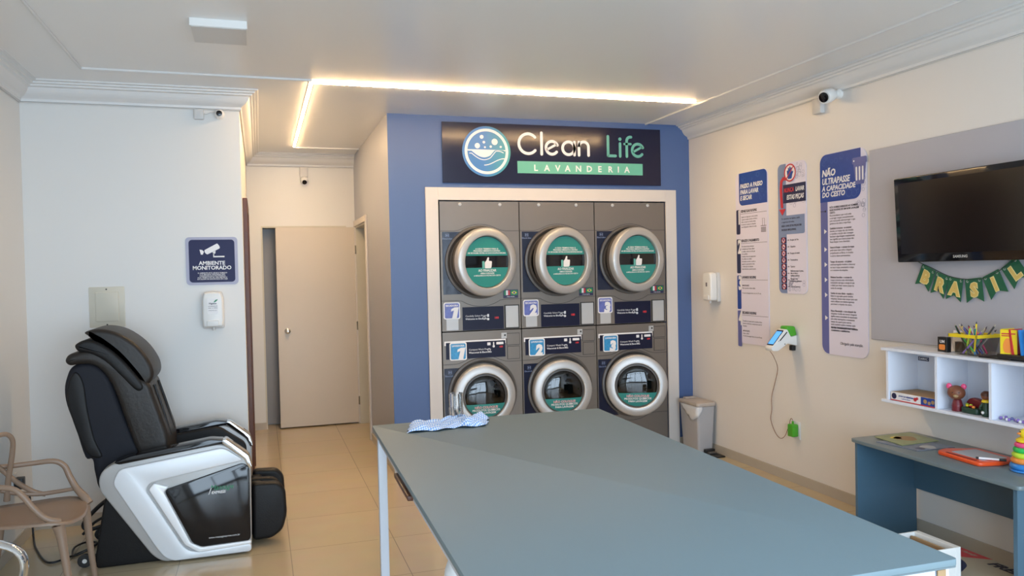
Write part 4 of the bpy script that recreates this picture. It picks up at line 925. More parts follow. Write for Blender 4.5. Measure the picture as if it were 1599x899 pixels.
for ch, xa, za, xb, zb, _ in flags:
    A = Vector((xa, za)); B = Vector((xb, zb)); L = (B-A).length; u = (B-A).normalized(); v = Vector((u.y, -u.x))
    ang = math.atan2(u.y, u.x); hgt = 0.130
    P = lambda s_, d_: tuple(A+u*s_+v*d_)
    f = MB().prism([P(0, 0), P(L, 0), P(L*1.02, hgt), P(L*0.5, hgt*0.76), P(-L*0.02, hgt)], -0.0085, -0.007).build('flag', 'bunting', t)
    c = P(L*0.5, hgt*0.82)
    sz = 0.098
    MB().text(ch, *P(L*0.5, hgt*0.74), sz, -0.0086, 0.0008, 'CENTER', 0.085, rot=-ang, sx=0.95).build('letter_outline', 'bunting_letter_edge', f)
    MB().text(ch, *P(L*0.5, hgt*0.74), sz, -0.0096, 0.0008, 'CENTER', 0.045, rot=-ang, sx=0.95).build('letter', 'bunting_letter', f)
    mb = MB()
    for s_ in (0.14, 0.86):
        stroke(mb, [P(L*s_+0.005*math.cos(a_), 0.014+0.006*math.sin(a_)) for a_ in [k*0.5 for k in range(10)]], 0.0025, -0.0085, 0.0006)
    mb.build('swirl_ornament', 'plate', f)

# ------------------------------------------------------------------ payment terminal on a wall bracket
t = thing('payment_terminal', 'white and green card payment terminal with a lit blue screen on a wall arm', 'payment terminal', (XR, 4.74, 1.03), RW)
# local: -y out of wall, x towards camera. Device points out and to the far side
body = roundpoly([(0.0, 0.0), (-0.02, 0.02), (-0.06, 0.065), (-0.135, -0.012), (-0.185, -0.040), (-0.195, -0.056), (-0.16, -0.066), (-0.10, -0.040), (-0.05, -0.025)], 0.010)
MT = Matrix.Rotation(rad(12), 4, 'Z') 
# side profile in (y,z): extruded along x
MB().prism([(y, z) for y, z in roundpoly([(0.0, -0.02), (0.0, 0.060), (-0.055, 0.050), (-0.085, 0.105), (-0.105, 0.105), (-0.225, -0.028), (-0.215, -0.048), (-0.165, -0.050), (-0.085, 0.000)], 0.010)], -0.085, 0.0, 'x', bev=0.008, n=2).build('body', 'plastic_white', t)
MB().prism([(y, z) for y, z in roundpoly([(-0.003, 0.058), (-0.02, 0.125), (-0.085, 0.128), (-0.090, 0.100), (-0.055, 0.050)], 0.016)], -0.083, -0.002, 'x', bev=0.008, n=2).build('paper_cover', 'green', t)
sl = Vector((0, -0.120, -0.133)).normalized(); nn = Vector((0, -0.133, 0.120)).normalized()
o_ = Vector((-0.0425, -0.106, 0.1035))+nn*0.0005
FM = Matrix(((1, 0, 0, o_.x), (0, sl.y, nn.y, o_.y), (0, sl.z, nn.z, o_.z), (0, 0, 0, 1)))
b = MB().prism(rrect(-0.036, 0.010, 0.036, 0.150, 0.004), 0.0, 0.0015, 'z', mtx=FM).build('bezel', 'glossblack', t)
MB().prism(rrect(-0.030, 0.022, 0.030, 0.140, 0.002), 0.0016, 0.0024, 'z', mtx=FM).build('screen', 'glass_blue', b)
MB().box((0.0, -0.165, 0.020), (0.0015, -0.160, 0.024)).prism([(-0.155, 0.028), (-0.150, 0.022), (-0.088, 0.082), (-0.093, 0.088)], -0.0005, 0.0012, 'x').build('card_slot', 'black', t)
MB().lathe([(0.004, 0), (0.004, 0.001), (0, 0.0015)], 10, Matrix.Translation((0, -0.110, -0.001)) @ Matrix.Rotation(PI/2, 4, 'Y')).build('rivet', 'black', t)
MB().box((-0.06, -0.030, -0.055), (-0.02, 0.0, -0.018), 0.004, 1).build('bracket', 'black', t)
t = thing('wall_charger', 'bright green plug-in charger in a white socket low on the right wall', 'charger', (XR, 4.79, 0.34), RW)
MB().prism(rrect(-0.005, -0.012, 0.070, 0.118, 0.005), -0.008, 0, bev=0.002, n=2).build('socket_plate', 'plastic_white', t)
MB().prism(rrect(-0.002, 0.010, 0.056, 0.100, 0.008), -0.060, -0.008, bev=0.006, n=2).build('adapter', 'green', t)
MB().prism(rrect(0.020, 0.100, 0.034, 0.122, 0.003), -0.040, -0.028, bev=0.002, n=1).build('plug_end', 'green', t)
o = MB().tube([(XR-0.20, 4.79, 0.978), (XR-0.16, 4.80, 0.93), (XR-0.03, 4.935, 0.825), (XR-0.010, 5.00, 0.70), (XR-0.012, 5.035, 0.60), (XR-0.010, 5.040, 0.50), (XR-0.012, 5.05, 0.42), (XR-0.012, 5.00, 0.335), (XR-0.012, 4.94, 0.300), (XR-0.015, 4.88, 0.33), (XR-0.02, 4.83, 0.41), (XR-0.03, 4.79, 0.475), (XR-0.034, 4.765, 0.470)], 0.0022, seg=6, sub=8).build('charging_cord', 'brown')
tag(o, 'thin dark cord hanging between the payment terminal and the green charger', 'cord')

# ------------------------------------------------------------------ wall shelf with cubbies
SX = 3.475; SZ0, SZ1 = 0.785, 1.103
t = thing('wall_shelf', 'white wall-hung cubby shelf with open compartments under the television', 'shelf', (XR-0.002, 3.665, SZ0), RW)
dp = XR-0.002-SX; LG = 1.36
MB().box((-0.030, -dp-0.010, SZ1-SZ0-0.016), (LG, 0, SZ1-SZ0), 0.0015, 1).build('top_board', 'shelf', t)
MB().box((-0.030, -dp-0.010, 0), (LG, 0, 0.016), 0.0015, 1).build('bottom_board', 'shelf', t)
for x in (0, 0.345, 0.675, 1.005, 1.330): MB().box((x, -dp, 0.0162), (x+0.016, -0.008, SZ1-SZ0-0.0162)).build('divider', 'shelf', t)
MB().box((0.0, -0.0078, 0.0162), (LG, -0.001, SZ1-SZ0-0.0162)).build('back_board', 'shelf', t)
s = MB().box((0.024, -0.010, 0.235), (0.100, -0.0082, 0.258)).build('compartment_sticker', 'poster_navy', t)
MB().text('DAMAC', 0.062, 0.240, 0.020, -0.0101, 0.0006, 'CENTER', 0.02, sx=0.9).build('sticker_text', 'white_print', s)
ST = SZ1+0.0005; SB = SZ0+0.0165
def on_shelf(x, y_off=0.0, z=ST): return (x, y_off, z)
# items: world coordinates
o = MB().box((-0.085, -0.17, 0), (0.085, 0.17, 0.0012)).build('paper_sheet', 'white_print', loc=(3.605, 3.50, ST)); o.rotation_euler.z = -0.08
tag(o, 'white paper sheets lying flat at the far end of the shelf top', 'paper')
t = thing('card_game_box', 'small black card game box with an orange picture on the shelf top', 'box', (3.585, 3.375, ST), RW)
MB().box((0, -0.03, 0), (0.062, 0.0, 0.082), 0.001, 1).build('front_box', 'black', t)
MB().prism(rrect(0.010, 0.012, 0.050, 0.042, 0.008), -0.0312, -0.0302).build('picture', 'orange2', t)
MB().text('UM', 0.031, 0.050, 0.022, -0.0302, 0.0006, 'CENTER', 0.03).build('title', 'white_print', t)
o = MB().box((0, -0.02, 0), (0.045, 0.012, 0.058), 0.001, 1).build('small_black_box', 'black', loc=(3.625, 3.308, ST)); o.rotation_euler.z = RW
tag(o, 'small plain black box between the card game and the pencil holder', 'box')
o = MB().box((0, -0.001, 0), (0.085, 0.001, 0.115)).build('note_card', 'white_print', loc=(3.64, 3.365, ST)); o.rotation_euler = (rad(-10), 0, RW)
tag(o, 'white card standing behind the black card game box', 'card')
# pencil holder
px, py = 3.585, 3.165
t = thing('pencil_holder', 'clear square pencil holder with a yellow rim on the shelf top', 'pencil holder', (px, py, ST), RW)
b2 = MB()
def frus(mb, a, b, z0, z1, th):
    for s_ in (0, 1, 2, 3):
        m_ = Matrix.Rotation(s_*PI/2, 4, 'Z')
        bb = bmesh.new()
        v = [bb.verts.new(p) for p in ((-a, -a, z0), (a, -a, z0), (b, -b, z1), (-b, -b, z1), (-a, -a+th, z0), (a, -a+th, z0), (b, -b+th, z1), (-b, -b+th, z1))]
        for f_ in ((0, 1, 2, 3), (7, 6, 5, 4), (0, 4, 5, 1), (3, 2, 6, 7)): bb.faces.new([v[k] for k in f_])
        mb._merge(bb, m_)
frus(b2, 0.066, 0.082, 0.004, 0.098, 0.002); b2.box((-0.066, -0.066, 0), (0.066, 0.066, 0.004))
b2.build('clear_box', 'acrylic', t)
b2 = MB()
for s_ in range(4): b2.box((-0.088, -0.088, 0.094), (0.088, -0.080, 0.112), 0.002, 1, Matrix.Rotation(s_*PI/2, 4, 'Z'))
b2.build('rim', 'yellow', t)
pc = [('red', 'red'), ('blue', 'blue'), ('green', 'toygreen'), ('orange', 'orange2'), ('yellow', 'yellow'), ('purple', 'purple'), ('pink', 'pink'), ('black', 'black'), ('navy blue', 'poster_blue'), ('lime', 'lime'), ('brown', 'brown'), ('white', 'white_print'), ('maroon', 'maroon'), ('dark green', 'darkgreen'), ('silver', 'plate'), ('teal', 'teal'), ('light blue', 'slate'), ('peach', 'cream'), ('gold', 'bunting_letter'), ('mint', 'teal_logo'), ('dark violet', 'poster_violet'), ('tan', 'cardboard')]
rr = random.Random(5)
for k, (cn, cm) in enumerate(pc):
    a = Vector((rr.uniform(-0.045, 0.045), rr.uniform(-0.045, 0.045), 0.008))
    tx = rr.uniform(-0.068, 0.068) if k > 3 else rr.uniform(-0.074, -0.06)
    b_ = Vector((tx, rr.uniform(-0.055, 0.055), 0.108)); dv = (b_-a).normalized(); L = 0.150 + 0.022*rr.random()
    tt = thing('pencil', f'{cn} pencil or pen standing in the clear pencil holder', 'pencil', (px, py, ST), RW, 'pencils in the clear holder')
    MB().tube([a, a+dv*L], 0.0046, smooth=False, seg=6).build('barrel', cm, tt)
    MB().tube([a+dv*L, a+dv*(L+0.014)], [0.0045, 0.0006], smooth=False, seg=6).build('tip', 'cream' if k % 2 else 'ink', tt)
# black tray with comics at the right
o = MB().prism(rrect(-0.09, -0.16, 0.05, 0.02, 0.004), 0, 0.006, 'z').build('black_folder', 'black', loc=(3.600, 3.06, ST)); tag(o, 'thin black folder lying on the shelf top beside the pencil holder', 'folder')
t = thing('magazine_stand', 'black tray holding upright colourful comics at the right of the shelf top', 'magazine holder', (3.555, 2.87, ST))
MB().box((-0.05, -0.16, 0.0065), (0.05, 0.10, 0.030), 0.004, 2).build('tray', 'black', t)
for k, (m_, y_) in enumerate((('yellow', 0.062), ('red', 0.020), ('blue', -0.03), ('cream', -0.08), ('teal', -0.12))):
    o = MB().box((-0.040, -0.004, 0), (0.040, 0.004, 0.125)).build('comic_book', m_, loc=(3.552, 2.87+y_, ST+0.0305)); o.rotation_euler.x = rad(-7)
    tag(o, ('yellow', 'red', 'blue', 'cream', 'teal')[k]+' covered comic standing in the black tray on the shelf', 'comic book', 'comics in the black tray')
    if k == 0:
        c = MB().box((-0.034, 0.0042, 0.012), (0.034, 0.0048, 0.080)).box((-0.0408, -0.003, 0.02), (-0.0402, 0.003, 0.11)).build('cover_picture', 'orange2', o)
t = thing('comic_book', 'yellow comic propped facing the room on the black tray', 'comic book', (3.500, 2.945, ST+0.0310), RW+0.35, 'comics in the black tray')
MB().box((0, 0, 0), (0.075, 0.004, 0.120)).build('cover', 'yellow', t)
mb = MB().prism(smooth2([(0.018, 0.012), (0.045, 0.008), (0.060, 0.035), (0.048, 0.070), (0.028, 0.078), (0.014, 0.050)], 4), -0.0012, -0.0002).build('cover_picture', 'orange2', t)
MB().box((0.006, -0.0012, 0.098), (0.068, -0.0002, 0.104)).box((0.006, -0.0012, 0.088), (0.050, -0.0002, 0.093)).build('title_lines', 'red', t)
# box game in the first compartment
t = thing('board_game_box', 'flat white and blue board game box lying in the leftmost shelf compartment', 'box', (3.483, 3.640, SB+0.0005), RW)
MB().box((0, 0, 0), (0.318, 0.195, 0.048), 0.001, 1).build('base_box', 'white_print', t)
MB().box((-0.001, -0.0012, 0.0), (0.319, 0.196, 0.005)).build('red_edge', 'red', t)
MB().box((0.004, 0.003, 0.0482), (0.314, 0.192, 0.0492)).build('lid_picture', 'cardboard', t)
MB().box((0.218, -0.0014, 0.0052), (0.3184, -0.0002, 0.0478)).build('picture_panel', 'poster_blue', t)
mb = MB().prism(circ(0.248, 0.026, 0.012, 14), -0.0024, -0.0015).prism(circ(0.276, 0.020, 0.010, 14), -0.0024, -0.0015).prism(circ(0.300, 0.028, 0.011, 14), -0.0024, -0.0015).build('puppy_faces', 'cardboard', t)
MB().prism(circ(0.026, 0.026, 0.017, 20), -0.0016, -0.0002).build('round_badge', 'poster_navy', t)
MB().text('JOGO DA MEMÓRIA', 0.060, 0.026, 0.012, -0.0012, 0.0006, bold=0.02).text('e quebra-cabeça', 0.078, 0.014, 0.010, -0.0012, 0.0006).build('printed_text', 'poster_blue', t)
MB().prism(circ(0.178, 0.026, 0.011, 16), -0.0016, -0.0002).prism(circ(0.192, 0.033, 0.008, 16), -0.0016, -0.0002).build('red_car_mark', 'red', t)
# animal figure with pink ears
t = thing('bear_figure', 'brown toy bear head with pink ears on the shelf, holding a tray of toys', 'toy', (3.525, 3.222, SB), RW+0.65)
MB().tube([(0, 0, 0.001), (0, 0, 0.03), (0, 0, 0.062)], [0.026, 0.028, 0.018], seg=16).build('body', 'maroon', t)
hd = MB().ball((-0.004, -0.002, 0.098), 0.041, (1.05, 0.95, 0.95), 20).build('head', 'brown', t)
for s_ in (-1, 1):
    MB().ball((-0.004+s_*0.034, 0.0, 0.131), 0.014, (1, 0.5, 1.15), 14).build('ear', 'pink', hd)
    MB().ball((-0.004+s_*0.014, -0.035, 0.102), 0.0045, seg=10).build('eye', 'black', hd)
MB().ball((-0.004, -0.037, 0.084), 0.011, (1.2, 0.8, 0.8), 12).build('muzzle', 'cardboard', hd)
t = thing('toy_tray', 'dark green tray piled with red and yellow play pieces between two figures', 'toy', (3.545, 3.135, SB), RW)
MB().prism(rrect(-0.055, -0.040, 0.050, 0.040, 0.02), 0.001, 0.030, 'z', bev=0.004, n=2).build('tray', 'darkgreen', t)
MB().prism(smooth2([(-0.045, 0.030), (0.035, 0.030), (0.045, 0.060), (0.020, 0.074), (-0.020, 0.078), (-0.048, 0.058)], 3), 0.0, 0.036, bev=0.008).build('red_backdrop', 'maroon', t)
rr = random.Random(11)
for k in range(7):
    MB().ball((rr.uniform(-0.04, 0.035), rr.uniform(-0.03, -0.008), 0.034+rr.random()*0.008), 0.009, (1, 1, 0.8), 10).build('play_piece', ('lime', 'red', 'yellow', 'orange2', 'toygreen', 'lime', 'red')[k], t)
t = thing('small_figure', 'small toy figure in green with a yellow scarf beside the shelf divider', 'toy', (3.520, 3.045, SB), RW+0.5)
MB().tube([(0, 0, 0.001), (0, 0, 0.02), (0, 0, 0.05), (0, 0, 0.078)], [0.019, 0.022, 0.018, 0.012], seg=14).build('body', 'darkgreen', t)
MB().lathe([(0.012, 0.070), (0.021, 0.074), (0.019, 0.084), (0.011, 0.088)], 18).build('scarf', 'yellow', t)
MB().ball((0, 0, 0.104), 0.022, (1, 0.95, 0.95), 16).build('head', 'brown', t)
MB().lathe([(0.0245, 0.108), (0.022, 0.120), (0.010, 0.130), (0, 0.131)], 18).build('cap', 'wood', t)
for s_ in (-1, 1): MB().tube([(s_*0.016, 0, 0.066), (s_*0.024, -0.010, 0.046), (s_*0.018, -0.018, 0.036)], 0.006, seg=8).build('arm', 'darkgreen', t)
MB().ball((-0.010, -0.022, 0.022), 0.008, seg=10).build('held_ball', 'white_print', t)
# beads
t = thing('bead_string', 'loose string of purple and white toy beads in the third shelf compartment', 'beads', (3.520, 2.965, SB), RW)
rr = random.Random(2); pts = []
for k in range(22): pts.append((0.005+k*0.0085, 0.012*math.sin(k*0.9), 0.0085+ (0.006 if k % 5 == 2 else 0)))
for k, p in enumerate(pts): MB().ball(p, 0.0078, seg=10).build('bead', ('purple', 'white_print', 'purple', 'poster_violet')[k % 4], t)

# ------------------------------------------------------------------ low desk
DZ = 0.585
t = thing('childrens_desk', 'low grey-blue children desk against the right wall under the shelf', 'desk', (3.695, 3.706, 0), RW)
# local x along wall (towards the camera), -y into the room
top = roundpoly([(0, 0.0), (0.0, -0.452), (1.10, -0.492), (1.10, 0.0)], 0.030)
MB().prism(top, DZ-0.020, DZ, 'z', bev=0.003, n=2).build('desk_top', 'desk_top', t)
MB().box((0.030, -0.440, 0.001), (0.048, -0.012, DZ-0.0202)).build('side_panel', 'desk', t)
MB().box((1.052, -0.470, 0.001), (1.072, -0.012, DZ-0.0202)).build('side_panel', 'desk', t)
MB().box((0.0482, -0.030, 0.262), (1.0518, -0.012, DZ-0.0202)).build('back_apron', 'desk', t)
# on the desk
zt = DZ+0.0005
def magazine(corners, m, label, z, deco):
    cx_ = sum(c[0] for c in corners)/4; cy_ = sum(c[1] for c in corners)/4
    o = MB().prism([(c[0]-cx_, c[1]-cy_) for c in corners], 0, 0.003, 'z').build('magazine', m, loc=(cx_, cy_, z))
    tag(o, label, 'magazine', 'magazines on the low desk')
    k = MB(); 
    for (u, v, r, mm) in deco:
        p = Vector(corners[0]).lerp(Vector(corners[1]), u).lerp(Vector(corners[3]).lerp(Vector(corners[2]), u), v)
        MB().prism(smooth2([(p.x-cx_+r*math.cos(a)*(1+0.2*math.sin(3*a)), p.y-cy_+r*math.sin(a)) for a in [i*PI/5 for i in range(10)]], 2), 0.0031, 0.0036, 'z').build('cover_picture', mm, o)
    return o
M['mag_green'] = mat('magazine_green', (0.27, 0.30, 0.13), 0.35, noise=0.5, nscale=18)
M['mag_blue'] = mat('magazine_blue', (0.16, 0.19, 0.26), 0.35, noise=0.7, nscale=30)
magazine([(3.375, 3.655), (3.640, 3.665), (3.617, 3.430), (3.345, 3.420)], 'mag_green', 'green illustrated magazine at the far end of the desk, lying over the bluish one', zt+0.004, [(0.5, 0.5, 0.06, 'cardboard'), (0.35, 0.35, 0.03, 'yellow')])
magazine([(3.300, 3.560), (3.560, 3.570), (3.580, 3.290), (3.330, 3.300)], 'mag_blue', 'bluish grey magazine partly covered by the green one on the desk', zt, [(0.5, 0.82, 0.04, 'plate'), (0.25, 0.86, 0.025, 'poster_navy')])
t = thing('drawing_board', 'orange magnetic drawing board with a grey screen lying on the desk', 'drawing board', (3.475, 3.055, zt), RW-0.08)
MB().prism(roundpoly([(-0.150, -0.115), (0.130, -0.125), (0.150, 0.0), (0.120, 0.120), (-0.130, 0.125), (-0.155, 0.03), (-0.185, -0.03)], 0.025), 0.0, 0.020, 'z', bev=0.006, n=3).build('frame', 'orange', t)
MB().prism(rrect(-0.105, -0.070, 0.100, 0.085, 0.012), 0.0202, 0.0215, 'z').build('screen', 'slate', t)
MB().box((-0.10, -0.104, 0.0202), (0.09, -0.094, 0.022)).build('slider_slot', 'maroon', t)
o = MB().tube([(0, 0, 0), (0.085, 0.02, 0)], 0.0055, smooth=False, seg=12).build('marker_pen', 'white_print', loc=(3.400, 2.985, zt+0.028)); o.rotation_euler.z = RW+0.5
tag(o, 'white marker pen with black cap resting on the orange drawing board', 'pen')
MB().tube([(0.085, 0.02, 0), (0.115, 0.027, 0)], 0.0062, smooth=False, seg=12).build('cap', 'black', o); MB().tube([(-0.012, -0.003, 0), (0.0, 0, 0)], 0.0056, smooth=False, seg=12).build('end_plug', 'black', o)
t = thing('ring_stacker', 'rainbow stacking ring toy topped with a yellow duck on the desk', 'toy', (3.470, 2.790, zt))
z = 0.0
def donut(R, r, z, m):
    MB().lathe([(R+r*math.cos(a), z+r*math.sin(a)) for a in [k*PI/6 for k in range(12)]], 32, closed=True).build('ring', m, t)
MB().lathe([(0.060, 0), (0.066, 0.004), (0.064, 0.012), (0.014, 0.016), (0.012, 0.120), (0, 0.121)], 28).build('base', 'blue', t)
for R, r, z, m in ((0.052, 0.015, 0.026, 'blue'), (0.047, 0.0145, 0.053, 'orange2'), (0.043, 0.014, 0.079, 'lime'), (0.039, 0.0135, 0.104, 'toygreen'), (0.034, 0.0125, 0.127, 'pink')): donut(R, r, z, m)
dk = MB().lathe([(0.030, 0.138), (0.040, 0.144), (0.040, 0.152), (0.026, 0.162), (0, 0.164)], 24).ball((0, 0, 0.182), 0.026, (1, 1, 0.95), 18).build('duck_top', 'yellow', t)
MB().ball((-0.020, 0.012, 0.182), 0.012, (1.3, 0.9, 0.5), 12).build('beak', 'orange2', dk)
for s_ in (-1, 1): MB().ball((-0.016+0.009*s_, 0.014+0.008*s_, 0.192), 0.003, seg=8).build('eye', 'black', dk)

# ------------------------------------------------------------------ under the desk
t = thing('storage_crate', 'open white box filled with papers and cardboard under the desk edge', 'box', (2.98, 2.97, 0))
mb = MB().box((-0.14, -0.13, 0), (0.14, 0.12, 0.008))
for a, b in (((-0.14, -0.13), (-0.132, 0.12)), ((0.110, -0.13), (0.14, 0.12)), ((-0.132, -0.13), (0.110, -0.122)), ((-0.132, 0.112), (0.110, 0.12))):
    mb.box((a[0], a[1], 0.008), (b[0], b[1], 0.250), 0.001, 1)
mb.build('crate', 'plastic_white', t)
for k, (x, m_, hh) in enumerate(((0.095, 'cream', 0.236), (0.080, 'cardboard', 0.240), (0.062, 'maroon', 0.228), (0.045, 'cardboard', 0.235), (0.020, 'white_print', 0.225))):
    o = MB().box((-0.005, -0.115, 0.0), (0.005, 0.105, hh-0.012)).build('cardboard_folder', m_, loc=(2.98+x, 2.97, 0.0085))
    tag(o, ('cream', 'light brown', 'maroon', 'second brown', 'white')[k]+' folder standing in the white box under the desk', 'folder', 'folders in the white box')
t = thing('floor_game_box', 'large flat red and cream game box on the floor under the desk', 'box', (3.305, 2.88, 0))
MB().box((-0.16, -0.27, 0), (0.16, 0.27, 0.098), 0.002, 1).build('box_body', 'cream', t)
MB().prism([(0.159, 0.269), (0.159, 0.085), (0.06, 0.165), (-0.02, 0.269)], 0.0982, 0.0988, 'z').build('red_corner', 'red', t)
MB().prism(smooth2([(-0.02, 0.268), (0.03, 0.19), (0.00, 0.10), (-0.06, 0.05), (-0.159, 0.03), (-0.159, 0.268)], 3)[:-6], 0.0982, 0.0986, 'z').build('navy_curve', 'poster_navy', t)
# lettering lies flat on the lid, read from the room
FL = Matrix.Translation((0.085, 0.055, 0.099)) @ Matrix.Rotation(RW, 4, 'Z') @ Matrix.Rotation(-PI/2, 4, 'X')
MB().text('FREE', 0, 0, 0.075, 0, 0.001, 'LEFT', 0.04, shear=0.2, mtx=FL).build('printed_title', 'ink', t)
FL2 = Matrix.Translation((0.115, 0.235, 0.0995)) @ Matrix.Rotation(RW, 4, 'Z') @ Matrix.Rotation(-PI/2, 4, 'X')
MB().text('Family', 0, 0, 0.032, 0, 0.0008, 'LEFT', 0.0, shear=0.5, mtx=FL2).build('script_title', 'cream', t)

# ------------------------------------------------------------------ pedal bin
t = thing('pedal_bin', 'slim grey pedal bin with beige lid in the corner by the blue wall', 'bin', (3.595, 5.955, 0))
b2 = bmesh.new(); rows = []
for z, sx_, sy_ in ((0.012, 0.072, 0.130), (0.20, 0.079, 0.141), (0.405, 0.086, 0.152)):
    rows.append([b2.verts.new((x, y, z)) for x, y in rrect(-sx_, -sy_, sx_, sy_, 0.022, 5)])
for a, b in zip(rows, rows[1:]):
    for k in range(len(a)): b2.faces.new((a[k], a[(k+1) % len(a)], b[(k+1) % len(a)], b[k]))
b2.faces.new(rows[0][::-1]); b2.faces.new(rows[-1]); bmesh.ops.recalc_face_normals(b2, faces=b2.faces[:])
MB()._merge(b2).build('body', 'bin', t)
MB().prism(rrect(-0.095, -0.163, 0.095, 0.163, 0.030), 0.407, 0.440, 'z', bev=0.009, n=3).build('lid', 'bin_lid', t)
MB().box((-0.05, 0.10, 0.4402), (0.05, 0.150, 0.452), 0.004, 2).build('lid_hinge', 'bin_lid', t)
MB().prism(rrect(-0.070, -0.128, 0.070, 0.128, 0.02), 0, 0.0118, 'z').build('foot_base', 'black', t)
p = MB().box((-0.045, -0.310, 0.001), (0.078, -0.130, 0.012), 0.004, 2).box((-0.030, -0.175, 0.012), (0.065, -0.142, 0.045), 0.006, 2).build('pedal', 'black', t)
MB().box((-0.020, -0.215, 0.0122), (0.055, -0.180, 0.030), 0.005, 2).build('pedal_grip', 'rubber', p)
# bag spilling out under the lid over the two visible sides
b2 = bmesh.new(); rows = []; N = 16
for i in range(6):
    v = i/5; row = []
    for k in range(N+1):
        u = k/N                                 # runs along the room side then around the front corner
        drop = 0.125*max(0, 1-abs(u-0.52)/0.50)**0.8 + 0.01
        wv = 0.004*math.sin(u*37+v*3)+0.003*math.sin(u*61)
        if u < 0.75: x = -0.088-wv-0.004*math.sin(v*PI); y = 0.120-(u/0.75)*0.262
        else: x = -0.086+(u-0.75)/0.25*0.045; y = -0.157-wv*0.5
        row.append(b2.verts.new((x, y, 0.408-drop*v)))
    rows.append(row)
for a, b in zip(rows, rows[1:]):
    for k in range(N): b2.faces.new((a[k], a[k+1], b[k+1], b[k]))
o = MB()._merge(b2).build('bin_bag', 'bag', loc=(3.595, 5.955, 0), sharp=180)
sm = o.modifiers.new('t', 'SOLIDIFY'); sm.thickness = 0.0008
tag(o, 'crumpled white bin liner hanging out under the beige bin lid', 'bin bag')

# ------------------------------------------------------------------ folding table
ta = rad(-1.45)
t = thing('folding_table', 'large grey-green laundry folding table with a white steel frame', 'table', (1.0125, 2.517, 0), ta)
TW, TL_ = 0.563, 1.088
MB().prism(rrect(-TW, -TL_, TW, TL_, 0.012, 6), 0.884, 0.9, 'z', bev=0.0015, n=2).build('table_top', 'table', t)
MB().prism(rrect(-TW+0.0005, -TL_+0.0005, TW-0.0005, TL_-0.0005, 0.012, 6), 0.880, 0.8839, 'z').build('edge_band', 'table_edge', t)
for sx_ in (-1, 1):
    for sy_ in (-1, 1):
        x = sx_*(TW-0.030); y = sy_*(TL_-0.105) if sy_ > 0 else sy_*(TL_-0.035)
        MB().box((x-0.019, y-0.019, 0.012), (x+0.019, y+0.019, 0.8798), 0.003, 2).build('leg', 'table_steel', t)
        MB().box((x-0.021, y-0.021, 0.0), (x+0.021, y+0.021, 0.0118), 0.002, 1).build('foot_cap', 'black', t)
for sx_ in (-1, 1): MB().box((sx_*(TW-0.030)-0.015, -TL_+0.055, 0.842), (sx_*(TW-0.030)+0.015, TL_-0.125, 0.8798), 0.002, 1).build('rail', 'table_steel', t)
MB().box((-TW+0.05, TL_-0.12, 0.842), (TW-0.05, TL_-0.09, 0.8798), 0.002, 1).build('rail', 'table_steel', t)
MB().box((-TW+0.02, -TL_+0.012, 0.832), (TW-0.055, -TL_+0.045, 0.8798), 0.002, 1).build('rail', 'table_steel', t)
MB().box((-TW-0.004, 0.02, 0.845), (-TW+0.020, 0.34, 0.862), 0.003, 2).build('side_pull', 'wood', t)
MB().prism([(TW-0.050, 0.850), (TW-0.026, 0.850), (TW-0.026, 0.874), (TW-0.050, 0.874)], -TL_+0.011, -TL_+0.014).build('tube_end', 'cardboard', t)
# white bag of supplies hanging below the left side
t = thing('supply_bag', 'white plastic bag with blue print tied below the left side of the table', 'bag', (0.555, 2.22, 0.52))
MB().tube([(0, 0, 0.0), (0, 0.0, 0.06), (0, 0.01, 0.20), (0.0, 0.03, 0.29), (-0.005, 0.10, 0.335)], [0.05, 0.075, 0.06, 0.016, 0.014], seg=16).build('bag', 'bag', t)
MB().ball((-0.048, -0.02, 0.16), 0.022, (0.6, 1, 1.4), 12).build('blue_print', 'poster_blue', t)

# glass on the table
t = thing('drinking_glass', 'tall clear ribbed drinking glass at the far end of the table', 'glass', (0.862, 3.555, 0.9005))
MB().lathe([(0.001, 0.004), (0.028, 0.004), (0.0285, 0.03), (0.0295, 0.060), (0.031, 0.132), (0.0335, 0.132), (0.0325, 0.075), (0.0315, 0.068), (0.0315, 0.03), (0.031, 0.0), (0.001, 0.0)], 36).build('tumbler', 'tumbler', t)
mb = MB()
for k in range(12):
    a = 2*PI*k/12; mb.tube([(0.0322*math.cos(a), 0.0322*math.sin(a), 0.004), (0.0325*math.cos(a), 0.0325*math.sin(a), 0.066)], 0.0022, smooth=False, seg=6)
mb.build('ribs', 'tumbler', t)

# checked cleaning cloth
b2 = bmesh.new(); uvl = b2.loops.layers.uv.new('UVMap'); NX, NY = 60, 26; rows = []; uvs = {}
c00, c10, c11, c01 = Vector((0.592, 3.365)), Vector((0.965, 3.392)), Vector((1.020, 3.560)), Vector((0.650, 3.560))
rr = random.Random(9)
for j in range(NY+1):
    row = []
    for i in range(NX+1):
        u, v = i/NX, j/NY
        p = c00.lerp(c10, u).lerp(c01.lerp(c11, u), v)
        e = min(u, 1-u, v, 1-v)
        h = 0.006+0.014*(0.5+0.5*math.sin(u*9.0+v*3.1))*math.sin(min(1, e*6)*PI/2)+0.009*math.sin(u*17-v*11)**2*min(1, e*8)
        h += 0.011*math.exp(-((u-0.88)**2/0.006+(v-0.8)**2/0.05)) + 0.014*math.exp(-((u-0.72-0.2*v)**2/0.002))
        h += 0.006*math.exp(-((v-0.85)**2/0.01))
        dx = 0.006*math.sin(v*14+u*3); dy = 0.010*math.sin(u*13)+0.005*math.sin(u*31)
        if e < 0.02: h = 0.001+0.006*abs(math.sin(u*11+v*9))
        q = b2.verts.new((p.x+dx, p.y+dy, 0.9015+max(0.001, h))); uvs[q] = (u*1.0, v*0.5); row.append(q)
    rows.append(row)
